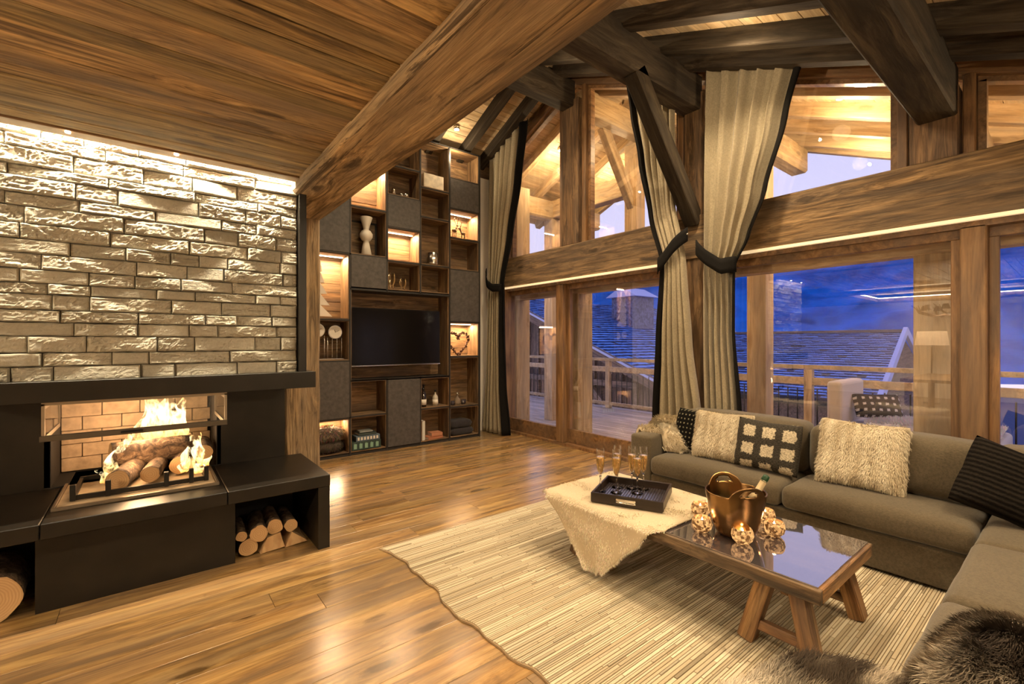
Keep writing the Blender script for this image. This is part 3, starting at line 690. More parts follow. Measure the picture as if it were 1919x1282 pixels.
log('firewood', (-.655, 3.62, .125), (-.67, 4.05, .125), .122, 'very thick round log in the left niche with cracked pale end', seed=44, sg=30)
# ------------------------------------------------------------ shelf unit
sh = empty('shelf_unit', (2.85, 6.05, 0), 'tall built-in shelf wall of reclaimed wood cubbies with grey leather doors', 'bookcase')
YF, YB = 6.05, 6.40
def led_cell(x0, x1, z1, e=5):
    MB().box(x0+.03, x1-.03, YF+.20, YF+.215, z1-.035, z1-.025).build('led_strip', M['led'], sh)
    light('shelf_led', 'AREA', ((x0+x1)/2, YF+.19, z1-.045), e, (1, .66, .36), rot=(math.radians(-8), 0, 0), shape='RECTANGLE', size=x1-x0-.08, size_y=.02)
def cubby(x0, x1, z0, z1, lit=False, e=5):
    t = .012; a, b, c, d = x0+.010, x1-.010, z0+.010, z1-.010
    for q in ((a, a+t), (b-t, b)): MB().box(q[0], q[1], YF+.012, YB-.02, c, d).build('side_lining', M['cubbyz'], sh)
    for q in ((c, c+t), (d-t, d)): MB().box(a+t, b-t, YF+.012, YB-.02, q[0], q[1]).build('shelf_board', M['cubby'], sh)
    n = max(1, round((d-c)/.13)); hh = (d-c)/n
    for i in range(n): MB().box(a+t, b-t, YB-.03+random.uniform(-.003, .003), YB-.012, c+i*hh+.001, c+(i+1)*hh-.001, bev=.001).build('back_board', M['cubby'], sh)
    if lit: led_cell(x0, x1, z1, e)
def sdoor(x0, x1, z0, z1): MB().box(x0+.012, x1-.012, YF-.004, YF+.014, z0+.010, z1-.010, bev=.003).build('door', M['leather'], sh)
cells = {
 'A': (1.58, 2.09, [(.03, .50, 'L'), (.50, 1.25, 'D'), (1.25, 1.79, 'O'), (1.79, 2.66, 'L'), (2.66, 3.52, 'D'), (3.52, 4.2, 'O')]),
 'B': (2.09, 2.60, [(.03, .51, 'O'), (.51, .99, 'O'), (2.22, 2.66, 'D'), (2.66, 3.30, 'O'), (3.30, 3.90, 'L'), (3.90, 4.42, 'O')]),
 'C': (2.60, 3.11, [(.03, .98, 'D'), (2.22, 2.63, 'O'), (2.63, 3.10, 'L'), (3.10, 3.55, 'D'), (3.55, 3.97, 'O'), (3.97, 4.44, 'O')]),
 'D': (3.11, 3.60, [(.03, .52, 'O'), (.52, .98, 'O'), (2.22, 2.63, 'O'), (2.63, 3.33, 'O'), (3.33, 3.76, 'O'), (3.76, 4.46, 'O')]),
 'E': (3.60, 4.14, [(.03, .50, 'O'), (.50, 1.27, 'O'), (1.27, 1.81, 'L'), (1.81, 2.61, 'D'), (2.61, 3.09, 'O'), (3.09, 3.54, 'L'), (3.54, 4.00, 'D'), (4.00, 4.46, 'O')]),
}
fr = MB()
for x in (1.58, 2.09, 2.60, 3.11, 3.60, 4.14):
    segs = [(.0, 4.47)] if x in (1.58, 2.09, 3.60, 4.14) else [(0, 1.0), (2.2, 4.47)]
    for a, b in segs: fr.box(x-.011 if x < 4.1 else x-.011, x+.011 if x < 4.1 else x+.022, YF, YB, a, b)
for n_, (x0, x1, cs) in cells.items():
    for z0, z1, t in cs: fr.box(x0, x1, YF, YB, z1-.009, z1+.009)
    fr.box(x0, x1, YF+.01, YB, 0, .03)
fr.box(2.09, 3.60, YF, YB, .975, .995).box(2.09, 3.60, YF, YB, 2.19, 2.215).box(1.58, 4.15, YB-.012, YB, 0, 4.47)
fr.build('shelf_frame', M['dfr'], sh)
LE = {('A', .03): 5, ('A', 1.79): 11, ('B', 3.30): 9, ('C', 2.63): 9, ('E', 1.27): 7, ('E', 3.09): 7}
for n_, (x0, x1, cs) in cells.items():
    for z0, z1, t in cs:
        if t == 'D': sdoor(x0, x1, z0, z1)
        else: cubby(x0, x1, z0, z1, t == 'L', LE.get((n_, z0), 6)*2.0)
# television bay
for q in (2.10, 3.575): MB().box(q, q+.015, YF+.02, YB-.02, .995, 2.19).build('side_lining', M['cubbyz'], sh)
for i in range(9): MB().box(2.115, 3.575, YB-.035+random.uniform(-.003, .003), YB-.012, .997+i*.1325, 1.127+i*.1325, bev=.001).build('back_board', M['cubby'], sh)
tv = empty('television', (2.78, 6.1, 1.17), 'large flat black television in the middle of the shelf wall', 'television')
MB().box(2.115, 3.455, 6.10, 6.13, 1.18, 1.965, bev=.004).build('casing', M['black'], tv)
MB().box(2.125, 3.445, 6.094, 6.101, 1.195, 1.957).build('screen', M['tvglass'], tv)
MB().box(2.115, 3.455, 6.092, 6.10, 1.172, 1.182).build('bottom_trim', M['silver'], tv)
MB().box(2.6, 3.0, 6.13, 6.36, 1.4, 1.75).build('wall_bracket', M['black'], tv)

# things on the shelves
def put(name, mb, mats, loc, label, cat, group=None, rz=0):
    o = mb.build(name, mats, None, label, cat, group); o.location = loc; o.rotation_euler = (0, 0, rz); return o
put('sculpture', MB().lathe([(.055, 0), (.075, .01), (.045, .16), (.035, .20), (.06, .215), (.086, .26), (.088, .30), (.06, .345), (.035, .36), (.05, .42), (.085, .53), (.08, .535), (.03, .53)], seg=28), M['ceramic'], (2.36, 6.2, 2.683), 'white sculptural vase of two cones and a ball on an upper shelf', 'vase')
fr2 = put('picture_frame', MB().box(-.2, .2, -.008, .008, 0, .5, bev=.002), M['black'], (2.36, 6.33, 2.683), 'dark frame standing behind the white sculptural vase', 'frame')
MB().box(-.17, .17, -.012, -.009, .03, .47).build('frame_mount', M['recl'], fr2, world=False)
# tree of white slats (lit cell)
tr_ = empty('wooden_tree', (1.70, 6.2, 1.815), 'pale layered fir tree ornament in the lit cubby beside the post', 'ornament')
for i in range(5):
    z = i*.145; r = .20-.032*i
    MB().prism([(-r, z+.02), (r, z+.02), (.045, z+.17), (-.045, z+.17)], -.02, .02, 'Y').build('tier', M['ceramic'], tr_, world=False)
MB().box(-.03, .03, -.02, .02, 0, .03).build('trunk', M['ceramic'], tr_, world=False)
def clock(x, z, r, label):
    c = empty('mantel_clock', (x, 6.18, 1.272), label, 'clock'); zz = z-1.272
    MB().cyl((0, -.03, zz), (0, .03, zz), r, seg=30).build('case', M['silver'], c, world=False)
    MB().cyl((0, -.034, zz), (0, -.030, zz), r*.9, seg=30).build('dial', M['ceramic'], c, world=False)
    MB().bar((0, -.037, zz), (r*.5, -.037, zz+r*.25), .003, .008, up=(0, 1, 0)).bar((0, -.037, zz), (-r*.15, -.037, zz+r*.35), .003, .008, up=(0, 1, 0)).build('hands', M['black'], c, world=False)
    for s in (-.09, -.03, .03, .09): MB().cyl((s, 0, 0), (s, 0, zz-r*.75), .006, seg=6).build('stem', M['silver'], c, world=False)
    MB().box(-.11, .11, -.03, .03, 0, .012, bev=.002).build('base', M['silver'], c, world=False)
clock(1.93, 1.63, .088, 'silver ball clock with white dial standing on thin rods, right one')
clock(1.71, 1.65, .088, 'silver ball clock half hidden behind the wooden post, left one')
# bright frame objects
put('storage_box', MB().box(-.165, .165, -.10, .10, 0, .20, bev=.004), plain('birch_box', (.72, .64, .50), rough=.7, nscale=9, namt=.3), (3.34, 6.17, 3.785), 'pale birch-patterned box on the highest middle shelf', 'box')
for i, (x, r, hh) in enumerate([(2.74, .03, .11), (2.86, .035, .06), (2.93, .04, .075)]):
    put('glass_jar', MB().lathe([(r, 0), (r, hh*.8), (r*.8, hh), (r*.75, hh), (r*.9, hh*.75), (r*.9, .01)], seg=16), M['silver'], (x, 6.15, 3.573), ['slim silver candle jar, leftmost of the three on the upper shelf', 'low silver jar in the middle of three on the upper shelf', 'wider silver jar, rightmost of three on the upper shelf'][i], 'jar')
put('metal_pot', MB().lathe([(.09, 0), (.095, .02), (.095, .18), (.088, .18), (.085, .02)], seg=28), M['silver'], (3.36, 6.15, 2.652), 'shiny silver cylindrical pot on a middle shelf', 'pot')
# knot figures
for i, (x, hh) in enumerate(((2.71, .26), (2.88, .19))):
    pts = [(.05*math.sin(t*2*PI)*(1+.2*math.sin(t*PI*6))*(.8 if t < .5 else 1), .02*math.cos(t*2*PI*2), hh*(.60+.38*math.cos(t*2*PI))) for t in np.linspace(.09, .91, 26)]
    pts = [(-.045, 0, 0), (-.02, 0, hh*.12)]+[(p[0], p[1], p[2]) for p in pts[::-1]]+[(.02, 0, hh*.12), (.05, 0, 0)]
    put('knot_figure', MB().tube(pts, .010), plain('brass_%d' % i, (.65, .48, .26), rough=.3, metal=1), (x, 6.15, 2.242), ['taller looped metal figure on the shelf over the television', 'shorter looped metal figure on the shelf over the television'][i], 'figurine')
# deer group in lit cell
for i, x in enumerate((3.74, 3.90)):
    m = MB(); sc = 1-.2*i
    m.ico((0, 0, .12*sc), .03*sc, 2, (1.7, 1, 1))
    for dx in (-.03, .03):
        for dy in (-.012, .012): m.cyl((dx*sc, dy, 0), (dx*.9*sc, dy, .11*sc), .005, seg=6)
    m.tube([(.035*sc, 0, .13*sc), (.06*sc, 0, .20*sc)], .012); m.ico((.072*sc, 0, .21*sc), .016, 2, (1.5, 1, 1))
    for s in (-1, 1):
        m.tube([(.06*sc, s*.008, .22*sc), (.05*sc, s*.03, .28*sc), (.06*sc, s*.04, .34*sc)], .004, 6); m.tube([(.05*sc, s*.03, .27*sc), (.08*sc, s*.04, .31*sc)], .003, 6); m.tube([(.052*sc, s*.033, .30*sc), (.02*sc, s*.05, .33*sc)], .003, 6)
    put('stag_figure', m, plain('antique_bronze_%d' % i, (.16, .10, .06), rough=.5, metal=.6), (x, 6.15, 3.112), ['larger antlered stag figure in the lit upper right cubby', 'smaller antlered stag figure in the lit upper right cubby'][i], 'figurine', rz=.3+i*2.6)
# heart of fir cones
m = MB(); hp = []
for i in range(60):
    t = 2*PI*i/60; hx = .185*(math.sin(t)**3); hz = .0130*(13*math.cos(t)-5*math.cos(2*t)-2*math.cos(3*t)-math.cos(4*t)); hp.append((hx, hz))
for i, (a, b) in enumerate(hp):
    for q in range(4): m.ico((a+random.uniform(-.016, .016), random.uniform(-.018, .018), b+.215+random.uniform(-.016, .016)), random.uniform(.010, .016), 1)
put('cone_heart', m, plain('fir_cone', (.09, .035, .015), rough=.8), (3.79, 6.12, 1.272), 'heart-shaped wreath of brown cones in a lit cubby', 'wreath')
# bottles
def bottle(x, y, r, hh, col, label, lab=True, z0=.540):
    b = empty('bottle', (x, y, z0), label, 'bottle')
    MB().lathe([(r, 0), (r, hh*.55), (r*.9, hh*.62), (r*.32, hh*.76), (r*.3, hh*.93), (r*.36, hh*.93), (r*.36, hh)], seg=18).build('glass_body', plain('bottle_glass', col, rough=.12, spec=.8), b, world=False)
    MB().cyl((0, 0, hh*.92), (0, 0, hh*1.0+.01), r*.4, seg=12).build('cap', M['black'], b, world=False)
    if lab: MB().cyl((0, 0, hh*.12), (0, 0, hh*.42), r*1.02, seg=18).build('paper_label', M['ceramic'], b, world=False)
bottle(3.20, 6.14, .045, .27, (.02, .012, .008), 'dark spirits bottle with white label on the lower shelf')
bottle(3.25, 6.22, .038, .31, (.03, .02, .012), 'taller dark bottle behind the labelled dark bottle')
bottle(3.40, 6.14, .042, .23, (.55, .50, .40), 'clear bottle with a large pale label, right of the dark ones')
dec = empty('decanter', (3.80, 6.16, .519), 'cut glass decanter with ball stopper on a small tray', 'decanter')
MB().lathe([(.045, 0), (.05, .03), (.048, .09), (.018, .12), (.016, .15), (.02, .155)], seg=16).build('glass_body', plain('decanter_glass', (.5, .4, .3), rough=.08, trans=.6), dec, world=False)
MB().ico((0, 0, .175), .02).build('stopper', M['silver'], dec, world=False)
for i, (x, y) in enumerate(((3.70, 6.14), (3.90, 6.15), (3.95, 6.20))):
    put('tumbler', MB().lathe([(.03, 0), (.034, .07), (.030, .07), (.027, .01)], seg=14), plain('dark_glass_%d' % i, (.05, .04, .045), rough=.08), (x, y, .519), ['short dark tumbler left of the glass decanter', 'short dark tumbler just right of the glass decanter', 'short dark tumbler furthest from the decanter, near the shelf side'][i], 'glass')
# books
def bk(name, x, y, z, lx, ly, lz, col, label, rz=0, group=None):
    b = empty(name, (x, y, z), label, 'book', group, rot=(0, 0, rz))
    MB().box(-lx/2, lx/2, -ly/2, ly/2, 0, .004).box(-lx/2, lx/2, -ly/2, ly/2, lz-.004, lz).box(-lx/2, lx/2, -ly/2, -ly/2+.004, 0, lz).build('cover', plain('cover', col, rough=.5), b, world=False)
    MB().box(-lx/2+.004, lx/2-.004, -ly/2+.004, ly/2-.004, .004, lz-.004).build('pages', M['ceramic'], b, world=False)
bx = empty('game_box', (2.32, 6.17, .055), 'wide dark green patterned box at the bottom of the stack by the leather door', 'box')
MB().box(-.20, .20, -.10, .10, 0, .11, bev=.003).build('carton', plain('green_carton', (.03, .055, .045), rough=.5), bx, world=False)
for i in range(5): MB().box(-.175+i*.075, -.135+i*.075, -.102, -.100, .02, .085).prism([(-.178+i*.075, .05), (-.145+i*.075, .05), (-.16+i*.075, .1)], -.1025, -.100, 'Y').build('motif', plain('motif_green', (.25, .42, .30), rough=.6), bx, world=False)
bx = empty('game_box', (2.34, 6.17, .167), 'blue-grey boxed set with pale motifs, second from the bottom of the stack', 'box')
MB().box(-.16, .17, -.09, .09, 0, .07, bev=.003).build('carton', plain('blue_carton', (.10, .14, .18), rough=.5), bx, world=False)
for i in range(7): MB().box(-.14+i*.043, -.115+i*.043, -.092, -.09, .015, .055).build('motif', M['ceramic'], bx, world=False)
bk('book', 2.34, 6.18, .239, .24, .17, .035, (.05, .07, .06), 'dark thin book lying on top of the box stack')
bk('book', 2.33, 6.18, .275, .18, .14, .022, (.35, .36, .33), 'smallest grey book at the very top of the stack')
bk('book', 3.165, 6.16, .055, .045, .20, .29, (.62, .60, .52), 'white book standing upright at the left of the lower shelf')
bk('book', 3.36, 6.15, .055, .26, .17, .04, (.42, .16, .08), 'red-brown book lying flat on the lower shelf', rz=.1)
bk('book', 3.40, 6.15, .096, .18, .15, .05, (.50, .22, .12), 'thick orange-brown book lying on the red-brown book', rz=-.05)
# folded blankets, fur cushions in the shelf
M['blanket'] = fabric('navy_blanket', (.020, .018, .022), (.06, .052, .056), sc=90)
def folded(name, x, z, wx, hz, label, mat, cat='blanket'):
    def fn(u, v):
        a = 2*PI*u; ex = .35
        c_, s_ = math.cos(a), math.sin(a)
        yy = abs(c_)**ex*math.copysign(1, c_); zz = abs(s_)**.6*math.copysign(1, s_)
        X_ = (v-.5)*2; t = (1-abs(X_)**6)**.4 if abs(X_) < 1 else 0
        return (X_*wx/2, yy*.13*(.8+.2*t), hz/2+zz*hz/2*(.35+.65*t)*(1+.06*noise.noise(Vector((X_*3, z*9, a)))))
    put(name, MB().grid(fn, 24, 14, closed=True), mat, (x, 6.2, z), label, cat)
folded('folded_blanket', 3.85, .055, .42, .11, 'dark folded blanket at the bottom of the pair in the right cubby', M['blanket'])
folded('folded_blanket', 3.83, .168, .40, .12, 'dark folded blanket on top of the other in the right cubby', M['blanket'])

# ------------------------------------------------------------ fur helper
M['fur'] = attr_mat('fur_strands', .75, spec=.2)
def furify(name, surf, n, length, width, colfn, parent, comb=(0, 0, -1), lie=.75, seed=1, world=True):
    """short curved blades of hair scattered over a surface function surf(u, v) -> point"""
    rg = np.random.default_rng(seed); V = []; Fc = []; col = []
    comb = Vector(comb)
    for q in range(n):
        u, v = rg.random(), rg.random(); e_ = .004
        p = Vector(surf(u, v)); pu = Vector(surf(min(u+e_, 1), v))-Vector(surf(max(u-e_, 0), v)); pv = Vector(surf(u, min(v+e_, 1)))-Vector(surf(u, max(v-e_, 0)))
        nn = pu.cross(pv)
        if nn.length < 1e-9: continue
        nn.normalize()
        if nn.dot(p-surf.c) < 0: nn = -nn
        cm = comb-nn*comb.dot(nn)
        if cm.length < .15: cm = pu.normalized()*.5
        wob = noise.noise_vector(p*9)
        d = (cm.normalized()*lie+nn*(1.1-lie)+wob*.45+Vector(rg.normal(0, .16, 3))).normalized()
        L = length*rg.uniform(.6, 1.25); s = d.cross(nn)
        if s.length < 1e-4: continue
        s = s.normalized()*width
        k_ = len(V); p1 = p+d*L*.55+nn*L*.06; p2 = p+d*L-nn*L*.06
        V += [p-s, p+s, p1+s*.7, p1-s*.7, p2]; Fc += [(k_, k_+1, k_+2, k_+3), (k_+3, k_+2, k_+4)]
        c_ = colfn(u, v, p, rg); col += [(*c_, 1)]*7
    me = bpy.data.meshes.new(name); me.from_pydata(V, [], Fc); me.materials.append(M['fur'])
    ca = me.color_attributes.new('col', 'FLOAT_COLOR', 'CORNER'); ca.data.foreach_set('color', np.array(col, dtype=np.float32).ravel())
    o = link(name, me, parent, world); o['kind'] = 'stuff'; return o
class Surf:
    def __init__(s, fn, c): s.fn = fn; s.c = Vector(c)
    def __call__(s, u, v): return s.fn(u, v)
def cream(u, v, p, rg):
    s_ = noise.noise(Vector((u*14, v*1.6, 2.3))); t = max(0, min(1, .5+.9*s_)); b = rg.uniform(.8, 1.1)
    a = Vector((.46, .36, .22)).lerp(Vector((.78, .70, .54)), .35+.65*t)*b; return tuple(min(1, x) for x in a)
def wolf(u, v, p, rg):
    s_ = noise.noise(Vector((p.x*3.2, p.y*7, p.z*5))); t = max(0, min(1, .5+1.5*s_)); tip = rg.random()
    a = Vector((.035, .025, .018)).lerp(Vector((.50, .42, .32)), t*(.35+.65*tip)); return tuple(a)
M['hide_base'] = plain('hide_base', (.55, .46, .32), rough=.95); M['wolf_base'] = plain('wolf_base', (.09, .07, .05), rough=.95)

# fur cushions on the bottom left shelf
def puff(w_, d_, h_):
    return lambda u, v: (w_/2*math.cos(2*PI*u)*math.sin(PI*v)**.7, d_/2*math.sin(2*PI*u)*math.sin(PI*v)**.7, h_/2-h_/2*math.cos(PI*v))
for i, (z, w_, h_, lb, cc) in enumerate(((.055, .44, .15, 'lower dark fur cushion in the lit bottom left cubby', (.05, .035, .025)), (.20, .42, .19, 'upper fur cushion with pale tips in the lit bottom left cubby', (.22, .16, .11)))):
    c_ = empty('fur_cushion', (1.84, 6.22, z), lb, 'cushion'); f_ = puff(w_, .30, h_)
    MB().grid(f_, 20, 10, closed=True).build('cover', M['wolf_base'], c_, world=False)
    furify('fur_pile', Surf(f_, (0, 0, h_/2)), 1800, .05, .0022, lambda u, v, p, rg, cc=cc, i=i: tuple(x*(.5+rg.random()*(1+2.2*max(0, v-.55)*i)) for x in cc), c_, comb=(0, -.3, -1), lie=.5, seed=i, world=False)

# ------------------------------------------------------------ curtains
def curtain(label, left, right, band_right, top, nf, seed, tie, XC=4.47, bw=.13, amp=.058):
    """left/right: lists (z, y) from top to floor"""
    r = empty('curtain', (XC, (left[-1][1]+right[-1][1])/2, 0), label, 'curtain')
    def itp(tab, z):
        tab = sorted(tab)
        if z <= tab[0][0]: return tab[0][1]
        for (a, ya), (b, yb) in zip(tab, tab[1:]):
            if z <= b:
                t = (z-a)/(b-a); t = t*t*(3-2*t)*.5+t*.5; return ya+(yb-ya)*t
        return tab[-1][1]
    def pos(u, v):
        # v 1 = top, 0 = floor
        yl0, yr0 = itp(left, 9), itp(right, 9)
        ytop = yl0+(yr0-yl0)*u
        z = .015+(top(ytop)-.015)*v
        yl, yr = itp(left, z), itp(right, z); y = yl+(yr-yl)*u
        wd = abs(yr-yl); A = amp*min(1, .35+wd/.9)
        ph = nf*2*PI*u+.5*math.sin(3*u+seed)
        gather = 1-abs(z-tie)/2
        s1 = math.sin(ph); s1 = math.copysign(abs(s1)**.75, s1)
        x = XC-A*s1*(1 if z < tie else .75)-.010*math.sin(ph*2.3+z*1.1+seed)-(.03*max(0, gather))
        y += .012*math.sin(ph*1.0+z*1.3+seed)*(1 if .02 < u < .98 else 0)
        return (x, y, z)
    ub = bw
    def panel(a, b, nm, mat, dx=0):
        n_ = int(150*(b-a))+4
        m = MB().grid(lambda u, v: (lambda p: (p[0]-dx, p[1], p[2]))(pos(a+(b-a)*u, v)), n_, 60); o = m.build(nm, mat, r)
        sd = o.modifiers.new('thick', 'SOLIDIFY'); sd.thickness = .004; return o
    if band_right: panel(0, 1-ub, 'curtain_panel', M['linen']); panel(1-ub, 1, 'border', M['blackcloth'])
    else: panel(ub, 1, 'curtain_panel', M['linen']); panel(0, ub, 'border', M['blackcloth'])
    return r
def tieband(par, pts, wd, dx=0):
    """band round the gathered cloth; pts (y,z) front path"""
    n_ = 16
    def fn(u, v):
        t = u*(len(pts)-1); i = min(int(t), len(pts)-2); f = t-i
        y = pts[i][0]+(pts[i+1][0]-pts[i][0])*f; z = pts[i][1]+(pts[i+1][1]-pts[i][1])*f
        return (4.335+dx+.06*(2*u-1)**4, y, z+(v-.5)*wd)
    o = MB().grid(fn, n_, 3).build('tieback', M['blackcloth'], par); o.modifiers.new('thick', 'SOLIDIFY').thickness = .012
    MB().ico((4.33+dx+.06, pts[0][0], pts[0][1]), .014).build('ring', M['silver'], par)
ctop = lambda y: roofz(y)+.14
cR = curtain('beige linen curtain with black right edge, right of the middle post', [(4.5, 2.42), (3, 2.44), (2.4, 2.44), (1.4, 2.45), (0, 2.42)], [(4.1, 1.51), (3.5, 1.66), (2.9, 1.83), (2.5, 1.98), (2.22, 2.12), (1.6, 2.13), (.8, 2.07), (0, 2.0)], True, ctop, 5.5, 1, 2.25)
tieband(cR, [(2.50, 2.47), (2.37, 2.34), (2.22, 2.23), (2.10, 2.24)], .15)
cL = curtain('beige linen curtain with black left edge, left of the middle post', [(4.7, 3.46), (4.2, 3.38), (3.6, 3.25), (2.9, 3.09), (2.35, 2.93), (1.5, 3.0), (.7, 3.06), (0, 3.10)], [(4.2, 2.80), (3, 2.79), (2.35, 2.66), (1.5, 2.60), (.7, 2.50), (0, 2.47)], False, lambda y: roofz(y)+.02, 5.5, 4, 2.35, bw=.12)
tieband(cL, [(2.60, 2.62), (2.74, 2.50), (2.86, 2.37), (2.95, 2.32)], .15)
cF = curtain('beige linen curtain with black border at the corner beside the shelf wall', [(4.6, 6.17), (2.4, 6.18), (1.2, 6.26), (0, 6.36)], [(4.8, 5.28), (4.0, 5.42), (3.2, 5.62), (2.45, 5.83), (1.6, 5.84), (.8, 5.82), (0, 5.72)], True, lambda y: roofz(y)+.0, 6, 7, 2.4, bw=.16)
tieband(cF, [(6.22, 2.66), (6.12, 2.45), (5.98, 2.37), (5.81, 2.36)], .125)
for c_, y0, y1 in ((cR, 2.5, 1.4), (cL, 3.5, 2.7), (cF, 6.3, 5.2)):
    MB().tube([(4.47, y0, roofz(y0)+.045), (4.47, y1, roofz(y1)+.045)], .012).build('curtain_rail', M['black'], c_)

# ribs of the knitted cushion are added in its material below
# ------------------------------------------------------------ rug
rugE = empty('rug', (2.6, 1.2, 0), 'large cream rug of thin stitched hide strips under the table', 'rug')
def edge(y): return 1.345+.020*math.sin(y*5.2)+.012*math.sin(y*13+1)+.008*math.sin(y*29)
V = []; Fc = []; col = []; rg = np.random.default_rng(5)
m = MB(); pr = [(edge(y_), y_) for y_ in np.linspace(-.6, 3.19, 60)]+[(4.05, 3.19), (4.05, -.6)]
m.prism(pr, .001, .011, 'Z').build('rug_backing', plain('hide_edge', (.30, .21, .12), rough=.9), rugE)
y = -.58; row = 0
while y < 3.175:
    wd = float(rg.choice([.011, .013, .016, .019])); x = edge(y)+.004
    while x < 4.04:
        L = rg.uniform(.12, .75); x1 = min(x+L, 4.04); k_ = len(V); h = .0150+rg.uniform(-.0012, .0012); g = .0007
        a, b, c_, d = x+.0006, x1-.0006, y+g, y+wd-g
        V += [(a, c_, .010), (b, c_, .010), (b, d, .010), (a, d, .010), (a+.001, c_+.0015, h), (b-.001, c_+.0015, h), (b-.001, d-.0015, h), (a+.001, d-.0015, h)]
        Fc += [(k_+4, k_+5, k_+6, k_+7), (k_, k_+1, k_+5, k_+4), (k_+1, k_+2, k_+6, k_+5), (k_+2, k_+3, k_+7, k_+6), (k_+3, k_, k_+4, k_+7)]
        t = rg.random(); bb = rg.uniform(.82, 1.1); cc = Vector((.40, .33, .22)).lerp(Vector((.60, .53, .39)), t)*bb
        if rg.random() < .10: cc = cc*.72
        col += [(*cc, 1)]*4+[(cc[0]*.72, cc[1]*.68, cc[2]*.62, 1)]*16
        x = x1
    y += wd; row += 1
me = bpy.data.meshes.new('strips'); me.from_pydata(V, [], Fc); me.materials.append(attr_mat('hide_strip', .8, .3))
ca = me.color_attributes.new('col', 'FLOAT_COLOR', 'CORNER'); ca.data.foreach_set('color', np.array(col, dtype=np.float32).ravel())
link('hide_strips', me, rugE)['kind'] = 'stuff'

# ------------------------------------------------------------ sofa
so = empty('sofa', (3.8, .8, 0), 'large grey-brown linen corner sofa along the right windows', 'sofa')
def cushbox(x0, x1, y0, y1, z0, z1, nm, puff_=.03, bulge='z', par=so, mat='sofa', r=.05):
    m = MB().box(x0, x1, y0, y1, z0, z1, bev=r, seg=4); bm = m.bm
    bmesh.ops.subdivide_edges(bm, edges=[e for e in bm.edges if e.calc_length() > .25], cuts=5, use_grid_fill=True)
    for v_ in bm.verts:
        u, w_, t = (v_.co.x-x0)/(x1-x0), (v_.co.y-y0)/(y1-y0), (v_.co.z-z0)/(z1-z0)
        f = lambda q: max(0, 4*q*(1-q))**.5
        if bulge == 'z': v_.co.z += puff_*f(u)*f(w_)*(2*t-1 if t > .5 else 0)
        else: v_.co.x += -puff_*f(w_)*f(t)*(1-u)*1.2; v_.co.z += puff_*.5*f(w_)*t
        v_.co += noise.noise_vector(v_.co*5)*.006
    m.smooth(); return m.build(nm, M[mat], par)
MB().box(3.69, 4.40, .39, 2.56, .03, .265, bev=.012).build('base', M['sofa'], so)
MB().box(1.88, 4.40, -.52, .388, .03, .265, bev=.012).build('base', M['sofa'], so)
cushbox(3.66, 4.24, 1.432, 2.562, .272, .43, 'seat_cushion', .035); cushbox(3.66, 4.24, .40, 1.428, .272, .43, 'seat_cushion', .035)
cushbox(3.50, 4.24, -.50, .396, .272, .425, 'seat_cushion', .02); cushbox(2.62, 3.496, -.48, .396, .272, .43, 'seat_cushion', .03); cushbox(1.90, 2.616, -.48, .396, .272, .43, 'seat_cushion', .03)
cushbox(3.68, 4.40, 2.566, 2.785, .03, .61, 'armrest', .008, r=.03)
MB().box(4.22, 4.41, -.52, 2.56, .03, .62, bev=.02).build('back_frame', M['sofa'], so)
MB().box(1.88, 4.40, -.66, -.50, .03, .62, bev=.02).build('back_frame', M['sofa'], so)
for a, b in ((1.405, 2.50), (.395, 1.395), (-.45, .385)): cushbox(4.11, 4.37, a, b, .44, .835, 'back_cushion', .05, 'x', r=.07)
for a, b in ((3.2, 4.08), (2.3, 3.18)): cushbox(a, b, -.50, -.26, .44, .82, 'back_cushion', .0, 'z', r=.07)
for x, y in ((3.74, .5), (3.74, 2.7), (4.3, 2.7), (4.3, -.5), (1.95, .3), (1.95, -.55)): MB().box(x-.03, x+.03, y-.03, y+.03, .016, .035).build('foot', M['black'], so)

# ------------------------------------------------------------ cushions
def pillow_fn(w_, h_, t_, seed=0):
    def fn(u, v, s=1):
        a, b = 2*u-1, 2*v-1
        px = a*(1-.07*(1-b*b)*abs(a)**3*-1-.07*(1-abs(b))*abs(a)**2); pz = b*(1-.07*(1-abs(a))*abs(b)**2)
        th = t_/2*((1-a**4)*(1-b**4))**.55*(1+.10*noise.noise(Vector((a*1.6+seed, b*1.6, s))))
        return (px*w_/2, -s*th, h_/2+pz*h_/2)
    return fn
def pillow(label, c, w_, h_, t_, mat, rz, rx=-.25, ry=0, fur=None, seed=0, group=None):
    r = empty('cushion', c, label, 'cushion', group, rot=(rx, ry, rz)); fn = pillow_fn(w_, h_, t_, seed)
    m = MB(); m.grid(lambda u, v: fn(u, v, 1), 28, 28); m.grid(lambda u, v: fn(u, v, -1), 28, 28); bmesh.ops.remove_doubles(m.bm, verts=m.bm.verts, dist=.0015)
    m.build('cover', mat, r, world=False)
    if fur: furify('fur_pile', Surf(lambda u, v: fn(u, v, 1), (0, .6, h_/2)), fur, .030, .0022, cream, r, comb=(0, 0, -1), lie=.80, seed=seed, world=False)
    return r
